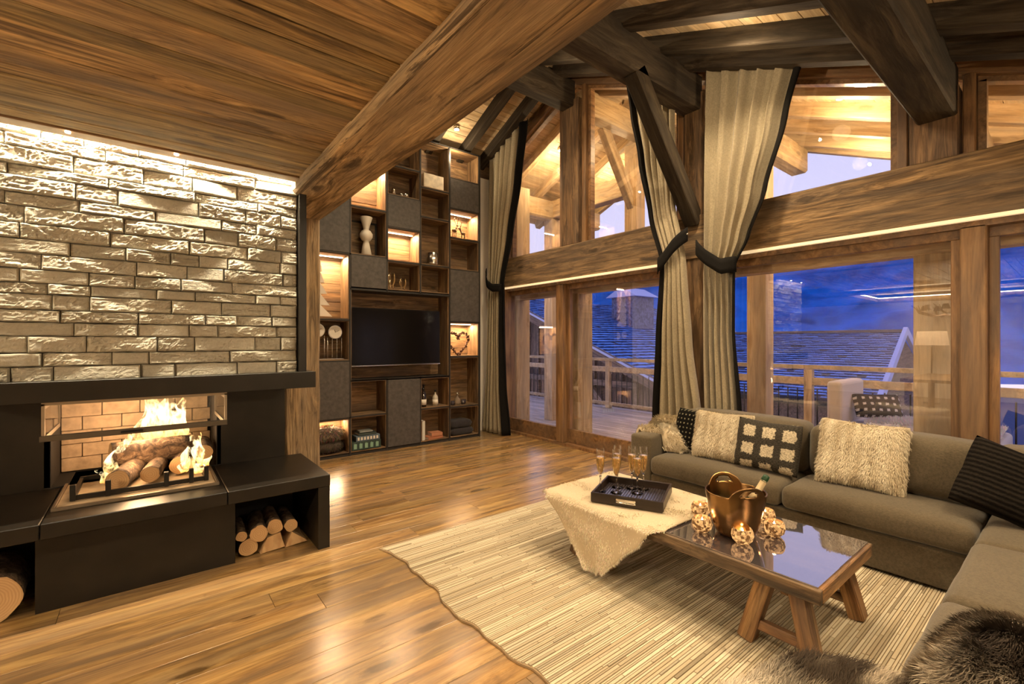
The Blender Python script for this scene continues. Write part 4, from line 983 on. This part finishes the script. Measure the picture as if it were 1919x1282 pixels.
def plaid(name, dens, base, c2, thr):
    k = NT(name); tcn = k.n('TexCoord'); sp = k.n('SeparateXYZ'); k.l(tcn.outputs['Object'], sp.inputs[0]); ns = k.noise(k.vec((1, 1, 1), False), 60, 4)
    outs = []
    for ax in ('X', 'Z'):
        mu = k.n('Math', operation='MULTIPLY'); k.l(sp.outputs[ax], mu.inputs[0]); mu.inputs[1].default_value = dens
        ad = k.n('Math', operation='MULTIPLY_ADD'); k.l(ns, ad.inputs[0]); ad.inputs[1].default_value = 2.0; k.l(mu.outputs[0], ad.inputs[2])
        si = k.n('Math', operation='SINE'); k.l(ad.outputs[0], si.inputs[0]); ha = k.n('Math', operation='MULTIPLY_ADD'); k.l(si.outputs[0], ha.inputs[0]); ha.inputs[1].default_value = .5; ha.inputs[2].default_value = .5; outs.append(ha.outputs[0])
    f1 = k.ramp(outs[0], [(thr, (0,)*3), (thr+.12, (1,)*3)]); f2 = k.ramp(outs[1], [(thr, (0,)*3), (thr+.12, (1,)*3)])
    mx = k.mix(1.0, f1, f2, 'MULTIPLY'); c = k.mix(mx, base, c2)
    fine = k.noise(k.vec((70, 1, 190), False), 1, 2); c = k.mix(.6, c, k.ramp(fine, [(.42, (.12,)*3), (.58, (1,)*3)]), 'MULTIPLY')
    k.l(c, k.b.inputs['Base Color']); k.b.inputs['Roughness'].default_value = .95; k.b.inputs['Specular IOR Level'].default_value = .1; k.bump(ns, .5, .004); return k.m
RZ = -PI/2
pillow('small dark tweed check cushion beside the fur throw on the sofa arm end', (4.00, 2.33, .465), .42, .40, .14, plaid('dark_tweed', 150, (.006, .005, .004), (.26, .24, .17), .70), RZ-.15, seed=1)
pillow('cream fur cushion between the two checked cushions', (3.93, 2.02, .465), .50, .42, .15, M['hide_base'], RZ+.05, fur=7000, seed=2)
pillow('black and cream plaid cushion in the middle of the sofa', (3.88, 1.63, .465), .46, .40, .14, plaid('bold_plaid', 44, (.060, .053, .044), (.62, .54, .40), .26), RZ+.16, ry=.06, seed=3)
pillow('cream fur cushion standing alone, nearer the sofa corner', (3.96, 1.03, .462), .52, .47, .16, M['hide_base'], RZ+.02, ry=.02, fur=9000, seed=4)
pillow('black knitted cushion tilted in the sofa corner', (3.86, .30, .46), .52, .43, .17, M['knit'], RZ+.22, ry=.36, rx=-.35, seed=5)

# fur throw over the sofa arm
def path_pt(prof, t):
    L = [0]; 
    for a, b in zip(prof, prof[1:]): L.append(L[-1]+math.hypot(b[0]-a[0], b[1]-a[1]))
    d = t*L[-1]
    for i in range(len(prof)-1):
        if d <= L[i+1] or i == len(prof)-2:
            f = (d-L[i])/(L[i+1]-L[i]); return (prof[i][0]+(prof[i+1][0]-prof[i][0])*f, prof[i][1]+(prof[i+1][1]-prof[i][1])*f)
prof = [(2.83, .14), (2.84, .5), (2.83, .62), (2.77, .67), (2.66, .69), (2.54, .685), (2.46, .63), (2.40, .56), (2.37, .50), (2.40, .462)]
def throw(u, v):
    y, z = path_pt(prof, u); n_ = noise.noise(Vector((u*5, v*3, 1.2)))
    x0 = 3.80+.10*u+.03*n_; x = x0+(4.40-x0)*v
    zz = z+.018*n_+.03*math.sin(v*PI)*(.2 < u < .8)+.015*math.sin(v*9+u*4)*(u < .85)
    if v < .2 and z > .46: fl_ = .615 if 2.56 < y < 2.79 else (.46 if y <= 2.56 else zz); f = (v/.2)**.5; zz = fl_+(zz-fl_)*f
    return (x, y+.02*n_-.02*math.sin(v*PI*3)*(u > .3), zz)
tw = empty('fur_throw', (4.1, 2.6, .6), 'cream fur throw draped over the left sofa arm', 'throw')
o = MB().grid(throw, 40, 24).build('throw_cloth', M['hide_base'], tw); o.modifiers.new('thick', 'SOLIDIFY').thickness = .02
furify('fur_pile', Surf(throw, (4.1, 2.6, .3)), 9000, .045, .0026, lambda u, v, p, rg: tuple(x*(1 if noise.noise(p*8) > -.15 else .62) for x in cream(v, u, p, rg)), tw, comb=(-.3, -.7, -.4), lie=.6, seed=9)

# ------------------------------------------------------------ coffee table
M['tabtop'] = plain('dark_glass_top', (.41, .39, .43), rough=.03, metal=.92)
M['tabw'] = wood('table_wood', (.07, .042, .022), (.19, .12, .062), (.30, .20, .11), rough=.6, var=.2, knots=.8, bump=.5, crack=.5, axis='Y')
M['legw'] = wood('table_leg_wood', (.12, .05, .018), (.30, .15, .055), (.44, .25, .10), rough=.55, var=.3, knots=.5, bump=.4, crack=.4)
tb = empty('coffee_table', (2.68, 1.6, .016), 'long low coffee table with glossy dark top and splayed wooden trestle legs', 'table')
TZ = .42
MB().box(2.31, 3.05, .745, 2.455, .402, TZ, bev=.001).build('table_top', M['tabtop'], tb)
ap = MB().box(2.295, 2.325, .73, 2.47, .345, .412, bev=.004).box(3.035, 3.065, .73, 2.47, .345, .412, bev=.004); ap.sub(.12); ap.rough(.002, 8, 2); ap.build('apron', M['tabw'], tb)
for y in (.745, 2.455): 
    o = MB().box(-.355, .355, -.015, .015, -.033, .033, bev=.004).build('apron', M['legw'], tb); o.location = Vector((2.68, y, .378))-tb.location
for yc, e_ in ((.925, 1), (2.10, 1)):
    for x in (2.40, 2.96):
        xo = -.035 if x < 2.6 else .035
        for s in (-1, 1):
            member('leg', (x+xo, yc+s*.150, .016), (x, yc+s*.065, .36), .075, .075, M['legw'], tb, bev=.006, amp=.003, sub=.1, up=(0, 1, 0))
        member('stretcher', (x+xo*.7, yc-.13, .105), (x+xo*.7, yc+.13, .105), .04, .05, M['legw'], tb)
        member('cleat', (x, yc-.16, .375), (x, yc+.16, .375), .06, .05, M['legw'], tb)
    member('cross_rail', (2.42, yc, .30), (2.94, yc, .30), .04, .06, M['legw'], tb)

# hide over the far end of the table
def hide(u, v):
    # u: along the cloth from far side across the top and down the near side, v: 0 left (far Y) .. 1 right
    top = .72; hang = .40; s = u*(top+hang)
    yl, yr = 2.50, 1.50
    if s > top:
        f = (s-top)/hang; yl = 2.50-(2.50-2.02)*f**.9; yr = 1.50+(1.90-1.50)*f**1.1
    n_ = noise.noise(Vector((s*6, v*4, .7)))
    ed = .02*noise.noise(Vector((s*12, v*2, 5)))
    y = yl+(yr-yl)*v+ed
    if s < top: x = 3.0-s+.01*n_; z = TZ+.010+.003*n_; 
    else:
        q = s-top; x = 2.28-.010-.05*math.sin(min(1, q/.15)*PI/2)+.02*n_; z = TZ+.010-q+.012*math.exp(-q*30)
        if q < .06: z = TZ+.010-q*q*6; x = 2.28-q*.8
        else: z = TZ+.010-.0216-(q-.06)*1.05; x = 2.28-.048-.02*math.sin((q-.06)*5)+.015*n_
    over = max(0, y-2.46)
    z -= over*1.0
    return (x, y, max(z, .025))
hd = empty('fur_hide', (2.6, 2, .43), 'cream sheepskin hanging over the far end of the coffee table', 'hide')
o = MB().grid(hide, 60, 40).build('skin', M['hide_base'], hd); sm = o.modifiers.new('thick', 'SOLIDIFY'); sm.thickness = .006; sm.offset = 1
pale = lambda u, v, p, rg: tuple(min(1, x*rg.uniform(.9, 1.1)*(1.0+.12*noise.noise(p*9))) for x in (.80, .72, .57))
furify('fur_pile', Surf(hide, (2.9, 2.0, .2)), 26000, .024, .0018, pale, hd, comb=(-.8, -.2, -.5), lie=.85, seed=11)

# tray
ty = empty('tray', (2.59, 1.94, TZ+.026), 'dark wooden serving tray with metal handles on the sheepskin', 'tray', rot=(0, 0, math.radians(-64.5)))
M['traywood'] = wood('tray_wood', (.018, .010, .007), (.035, .020, .013), (.055, .032, .022), rough=.35, var=.1, knots=0, bump=.1)
MB().box(-.22, .22, -.205, .205, 0, .012).build('tray_bottom', M['traywood'], ty, world=False)
m = MB()
for i in range(24): m.box(-.21+i*.0178, -.197+i*.0178, -.195, .195, .012, .0155)
m.build('ribbing', plain('tray_ribs', (.03, .025, .03), rough=.25, spec=.8), ty, world=False)
for a in ((-.23, .23, -.215, -.200), (-.23, .23, .200, .215), (-.23, -.215, -.2, .2), (.215, .23, -.2, .2)): MB().box(a[0], a[1], a[2], a[3], -.002, .062, bev=.003).build('tray_side', M['traywood'], ty, world=False)
for y in (-.2175, .2175): MB().tube([(-.06, y, .030), (-.055, y*1.03, .022), (.055, y*1.03, .022), (.06, y, .030)], .004).box(-.062, .062, y-.001, y+.001, .018, .044).build('handle', M['silver'], ty, world=False)
# champagne flutes
M['wine'] = plain('champagne', (.95, .68, .28), rough=.05, trans=.85, spec=.5); M['wine'].node_tree.nodes['Principled BSDF'].inputs['IOR'].default_value = 1.33
fg = empty('champagne_flute', (0, 0, 0), '', 'glass')
MB().lathe([(.036, 0), (.036, .002), (.006, .006), (.0045, .012), (.0045, .085), (.007, .10)], seg=20).build('stem', M['crystal'], fg, world=False)
MB().lathe([(.007, .10), (.020, .13), (.026, .17), (.027, .21), (.0245, .275), (.0232, .275), (.0255, .21), (.0245, .17), (.018, .13), (.004, .106)], seg=20).build('bowl', M['cglass'], fg, world=False)
MB().lathe([(.003, .108), (.0172, .131), (.0237, .17), (.0247, .205), (.0243, .222)], seg=20).build('wine', M['wine'], fg, world=False)
fl_pts = [((2.47, 2.12), 'champagne flute standing apart at the left of the tray'), ((2.53, 2.03), 'champagne flute, second from the left and nearest the tray front'), ((2.63, 2.10), 'champagne flute behind the two left ones, at the back row left'), ((2.69, 2.02), 'champagne flute in the back row middle of the tray'), ((2.63, 1.93), 'rightmost champagne flute in the front row on the tray'), ((2.74, 1.96), 'champagne flute at the far right rear of the group on the tray')]
for i, ((x, y), lb) in enumerate(fl_pts):
    g_ = fg if i == 0 else copy_tree(fg); g_.location = (x, y, TZ+.0425); g_['label'] = lb; g_.scale = (1.08, 1.08, 1.08); g_['group'] = 'champagne flutes on the tray'; g_.name = 'champagne_flute'

# ice bucket with bottle
bk_ = empty('ice_bucket', (2.60, 1.245, TZ), 'bronze champagne bucket with two loop handles on the coffee table', 'bucket')
ang0 = .95   # handle axis
def bucket(u, v):
    a = 2*PI*u
    q = abs(math.cos(a-ang0)); rim = .240+.062*(max(0, (q-.80)/.20)**.6 if q > .80 else 0)
    prof = [(.0, .0), (.08, .0), (.097, .012), (.108, .05), (.124, .12), (.140, .19), (.150, .245)]
    z = v*rim; r_ = .104+.066*(v**.85)+.006*math.sin(v*PI)
    r_ *= 1-.12*max(0, 1-v*12)
    return (r_*math.cos(a), r_*math.sin(a)*.92, z+.002)
m = MB().grid(bucket, 120, 40, closed=True); bb = m.bm
def slot(f):
    c_ = f.calc_center_median(); a = math.atan2(c_.y/.92, c_.x)-ang0; a = abs((a+PI/2) % PI-PI/2)
    return a < .30 and .252 < c_.z < .252+.030*math.cos(a/.30*PI/2)**.4
bmesh.ops.delete(bb, geom=[f for f in bb.faces if slot(f)], context='FACES')
bmesh.ops.holes_fill(bb, edges=[e for e in bb.edges if e.is_boundary and e.verts[0].co.z < .01 and e.verts[1].co.z < .01], sides=0)
o = m.build('bucket_body', M['copper'], bk_, world=False); sd = o.modifiers.new('t', 'SOLIDIFY'); sd.thickness = .007
for s in ():
    pts = []
    for t in np.linspace(-.62, .62, 17):
        a = ang0+s+t; z = .262+.075*math.cos(t/.62*PI/2)**.6; r_ = .152
        pts.append((r_*math.cos(a), r_*math.sin(a)*.92, z))
    MB().tube(pts, .011, 10).build('handle', M['copper'], bk_, world=False)
bt = empty('champagne_bottle', (2.60, 1.245, TZ+.02), 'champagne bottle leaning in the bronze bucket, pale neck foil and green top', 'bottle', rot=(.32, .42, 0))
MB().lathe([(.038, .02), (.042, .03), (.042, .16), (.030, .20), (.017, .24), (.015, .30)], seg=20).build('glass_body', plain('green_glass', (.008, .03, .012), rough=.1), bt, world=False)
MB().lathe([(.031, .198), (.0185, .24), (.0168, .315), (.018, .32)], seg=18).build('foil', plain('gold_foil', (.75, .62, .38), rough=.45, metal=.3), bt, world=False)
MB().lathe([(.0175, .315), (.0185, .33), (.017, .35), (.010, .356)], seg=18).build('bottle_top', plain('green_cap', (.01, .05, .02), rough=.3), bt, world=False)
# candle glasses
k = NT('crackle_glass'); v = k.vec((1, 1, 1)); vo = k.n('TexVoronoi', feature='DISTANCE_TO_EDGE'); k.l(v, vo.inputs['Vector']); vo.inputs['Scale'].default_value = 75
vc = k.n('TexVoronoi'); k.l(v, vc.inputs['Vector']); vc.inputs['Scale'].default_value = 75
c = k.ramp(vo.outputs['Distance'], [(.0, (.03, .015, .006)), (.12, (.16, .09, .04))]); k.l(c, k.b.inputs['Base Color']); k.b.inputs['Metallic'].default_value = .2; k.b.inputs['Roughness'].default_value = .4; k.b.inputs['Specular IOR Level'].default_value = .3
sp = k.n('SeparateColor'); k.l(vc.outputs['Color'], sp.inputs[0]); ec = k.ramp(sp.outputs[0], [(.25, (.08, .03, .008)), (.9, (1, .52, .18))]); k.l(ec, k.b.inputs['Emission Color']); k.b.inputs['Emission Strength'].default_value = .9
k.bump(vo.outputs['Distance'], .8, .004); M['crackle'] = k.m
cg = empty('candle_glass', (0, 0, 0), '', 'candle')
MB().lathe([(.022, 0), (.032, .003), (.050, .022), (.056, .045), (.052, .068), (.045, .082), (.042, .082), (.048, .066), (.051, .045), (.045, .024), (.02, .010)], seg=28).build('holder', M['crackle'], cg, world=False)
MB().cyl((0, 0, .012), (0, 0, .050), .036, seg=20).build('wax', plain('glowing_wax', (.85, .62, .35), rough=.5, emit=(1, .60, .25), es=2.2), cg, world=False)
MB().lathe([(.002, .052), (.006, .060), (.004, .072), (.0005, .082)], seg=8).build('flame', emis('candle_flame', (1, .72, .36), 30), cg, world=False)
cps = [((2.68, 1.50), 'candle glass left of the bucket, the rear of the left pair'), ((2.475, 1.375), 'candle glass left of the bucket, the front of the left pair'), ((2.50, 1.160), 'candle glass directly in front of the bucket'), ((2.885, 1.205), 'candle glass right of the bucket, the rear of the right pair'), ((2.735, 1.095), 'candle glass right of the bucket, the front of the right pair'), ((2.80, 1.38), 'candle glass hidden behind the bucket')]
for i, ((x, y), lb) in enumerate(cps[:5]):
    g_ = cg if i == 0 else copy_tree(cg); g_.location = (x, y, TZ+.001); g_.rotation_euler.z = i*1.3; g_['label'] = lb; g_['group'] = 'crackled candle glasses round the bucket'; g_.name = 'candle_glass'
    g_.scale = (1, 1, 1)
    light('candle_light', 'POINT', (x, y, TZ+.095), .28, (1, .55, .22), shadow_soft_size=.01)

# ------------------------------------------------------------ furs in the foreground
ot = empty('ottoman', (1.42, .24, .016), 'round ottoman under a grey and brown fur throw in the front', 'ottoman')
MB().cyl((1.42, .24, .016), (1.42, .24, .41), .42, seg=40).build('seat', M['sofa'], ot)
of = empty('fur_throw', (1.42, .24, .43), 'grey-brown wolf-like fur throw spread over the round ottoman', 'throw')
def otf(u, v):
    a = 2*PI*u; r_ = .50*math.sin(v*PI/2*1.0)**.9 if v < 1 else .50
    R_ = .47+.03*math.sin(a*3+1)
    s = v*(R_+.28)
    if s < R_-.06: r_, z = s, .425
    elif s < R_+.06: t = (s-R_+.06)/.12; r_, z = R_-.06+.08*math.sin(t*PI/2), .425-.08*(1-math.cos(t*PI/2))
    else: r_, z = R_+.02, .345-(s-R_-.06)
    n_ = noise.noise(Vector((r_*math.cos(a)*3, r_*math.sin(a)*3, .4)))
    fold = .022*math.sin(r_*math.cos(a+.5)*15+2*n_)
    return (1.42+r_*math.cos(a), .24+r_*math.sin(a), z+.035+.02*n_+fold*(.3+v*.7))
o = MB().grid(otf, 70, 30, closed=True).build('throw_cloth', M['wolf_base'], of); 
def wolf2(u, v, p, rg):
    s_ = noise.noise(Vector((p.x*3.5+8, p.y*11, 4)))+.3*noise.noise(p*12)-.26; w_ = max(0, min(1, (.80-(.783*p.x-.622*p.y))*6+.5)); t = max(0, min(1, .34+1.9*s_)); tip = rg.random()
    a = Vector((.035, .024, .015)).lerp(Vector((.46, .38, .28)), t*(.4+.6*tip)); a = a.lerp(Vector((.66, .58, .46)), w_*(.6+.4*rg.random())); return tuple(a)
furify('fur_pile', Surf(otf, (1.42, .24, 0)), 60000, .045, .0014, wolf2, of, comb=(.9, -.35, -.2), lie=.72, seed=21)
wf = empty('fur_throw', (2.05, -.1, .5), 'dark brown fur throw heaped over the near end of the sofa', 'throw')
def wff(u, v):
    x = 1.72+.62*u; y = -.50+.84*v
    n_ = noise.noise(Vector((x*4, y*4, 7)))+.5*noise.noise(Vector((x*11, y*11, 2)))
    ridge = .075*math.sin(y*17+x*5+n_*2)*(.5+.5*math.sin(v*PI))
    end = max(0, 1-(u/.22)) ; e2 = max(0, (v-.86)/.14); e3 = max(0, (u-.75)/.25)
    z = .535+.05*n_+ridge*.55-end**1.6*.42-e2**1.5*.10-e3*e3*.05+.045*math.sin(u*PI)*math.sin(v*PI)
    return (x+(.10*end*0), y, max(z, .05))
o = MB().grid(wff, 50, 50).build('throw_cloth', M['wolf_base'], wf)
furify('fur_pile', Surf(wff, (2.1, -.1, -1.5)), 60000, .05, .0016, wolf, wf, comb=(-.8, .5, -.3), lie=.62, seed=23)
# ------------------------------------------------------------ dining end (seen as reflections in the glass)
tcx = MB().box(-6.9, -2.9, -2.4, 6.3, 2.78, 2.80)
tcx.build('ceiling', M['plaster'], kind='structure')
dc = empty('cove_ceiling', (-4.9, 1.8, 2.6), kind='structure')
m = MB(); m.box(-6.9, -3.3, -2.4, .35, 2.60, 2.66).box(-6.9, -3.3, 3.6, 6.3, 2.60, 2.66).box(-6.9, -6.0, .35, 3.6, 2.60, 2.66).box(-3.6, -3.0, -2.4, 6.3, 2.60, 2.66); m.build('dropped_border', M['recl'], dc)
m = MB(); m.box(-5.95, -3.65, .37, .40, 2.67, 2.69).box(-5.95, -3.65, 3.55, 3.58, 2.67, 2.69).box(-5.98, -5.95, .4, 3.55, 2.67, 2.69).box(-3.66, -3.63, .4, 3.55, 2.67, 2.69); m.build('led_strip', M['led'], dc)
# antler chandelier
ch = empty('chandelier', (-3.4, 1.75, 2.1), 'antler chandelier with small lit shades in the dining area, seen mirrored in the glass', 'chandelier')
for i in range(8):
    a = 2*PI*i/8; pts = [(-3.4+.05*math.cos(a), 1.75+.05*math.sin(a), 2.1), (-3.4+.3*math.cos(a), 1.75+.3*math.sin(a), 2.04), (-3.4+.55*math.cos(a+.15), 1.75+.55*math.sin(a+.15), 2.12), (-3.4+.68*math.cos(a+.3), 1.75+.68*math.sin(a+.3), 2.27)]
    MB().tube(pts, [.022, .02, .016, .006]).tube([pts[2], (pts[2][0]*1.0-.03, pts[2][1]+.05, 2.26)], [.012, .005]).build('antler', plain('antler', (.10, .06, .035), rough=.6), ch)
    x, y = -3.4+.45*math.cos(a+.1), 1.75+.45*math.sin(a+.1)
    MB().cyl((x, y, 2.10), (x, y, 2.20), .01, seg=6).build('candle_tube', M['ceramic'], ch)
    MB().lathe([(.075, .0), (.04, .10), (.038, .10), (.073, .0)], (x, y, 2.17), seg=14).build('lamp_shade', plain('dark_shade', (.06, .045, .035), rough=.8), ch)
    MB().ico((x, y, 2.245), .022).build('bulb', M['lamp'], ch)
MB().cyl((-3.4, 1.75, 2.1), (-3.4, 1.75, 2.78), .01, seg=6).build('stem', M['black'], ch)
def shade_lamp(x, y, label, h=1.45, r=.22):
    l = empty('floor_lamp', (x, y, 0), label, 'lamp')
    MB().cyl((x, y, 0), (x, y, .03), .16, seg=24).build('base', M['black'], l); MB().cyl((x, y, .03), (x, y, h), .014, seg=8).build('pole', M['black'], l)
    MB().lathe([(r, 0), (r*.85, .34), (r*.84, .34), (r*.99, 0)], (x, y, h-.08), seg=26).build('lamp_shade', M['shade'], l)
shade_lamp(-5.4, 2.4, 'floor lamp with large linen shade by the dining wall, seen mirrored in the right window', 1.5, .32)
shade_lamp(-1.6, -1.7, 'added floor lamp with linen shade for fill light, behind the viewpoint'); shade_lamp(2.6, -1.9, 'added floor lamp with linen shade for fill light, behind the sofa corner')  # unseen lamps, added as carriers for the fill lights
dt = empty('dining_table', (-3.6, 1.9, 0), 'wooden dining table beyond the fireplace, seen mirrored in the glass', 'table')
MB().box(-4.9, -2.4, 1.4, 2.4, .70, .76, bev=.006).build('table_top', M['recl'], dt)
for x in (-4.75, -2.55):
    for y in (1.5, 2.3): MB().box(x-.05, x+.05, y-.05, y+.05, 0, .70).build('leg', M['reclz'], dt)
# outdoor daybed with white fur, seen through the right door
db = empty('outdoor_daybed', (7.6, 1.5, -.05), 'pale outdoor daybed with white fur seen through the wide glass door', 'daybed')
MB().box(7.1, 8.1, .55, 2.15, .02, .20, bev=.01).build('base', M['barnx'], db); MB().box(7.12, 8.08, .57, 2.13, .20, .42, bev=.05, seg=3).build('mattress', plain('pale_cloth', (.62, .58, .56), rough=.95), db)
MB().box(7.12, 8.08, 2.02, 2.20, .0, .98, bev=.05, seg=3).build('backrest', plain('pale_cloth2', (.70, .60, .50), rough=.95), db)
for x in (7.15, 8.05):
    for y in (.6, 2.1): MB().box(x-.03, x+.03, y-.03, y+.03, -.05, .02).build('leg', M['black'], db)
ff = empty('fur_throw', (7.5, 1.3, .42), 'white fur lying on the outdoor daybed', 'throw')
def ffn(u, v): 
    x, y = 7.05+.9*u, .6+1.2*v; n_ = noise.noise(Vector((x*4, y*4, 0))); return (x, y, .47+.03*n_+.05*math.sin(u*PI)*math.sin(v*PI)-.14*max(0, 1-u*7))
MB().grid(ffn, 24, 24).build('throw_cloth', plain('white_fur_base', (.8, .78, .8), rough=1), ff)
furify('fur_pile', Surf(ffn, (7.5, 1.2, -1)), 5000, .06, .004, lambda u, v, p, rg: tuple(x*rg.uniform(.8, 1.1) for x in (.8, .78, .8)), ff, comb=(-1, .2, -.3), lie=.5, seed=31)
pc = plaid('black_white_weave', 75, (.03, .03, .05), (.85, .82, .85), .6)
pillow('black and white patterned cushion on the outdoor daybed', (7.55, 1.72, .50), .52, .34, .14, pc, -PI/2+.6, rx=-.5)
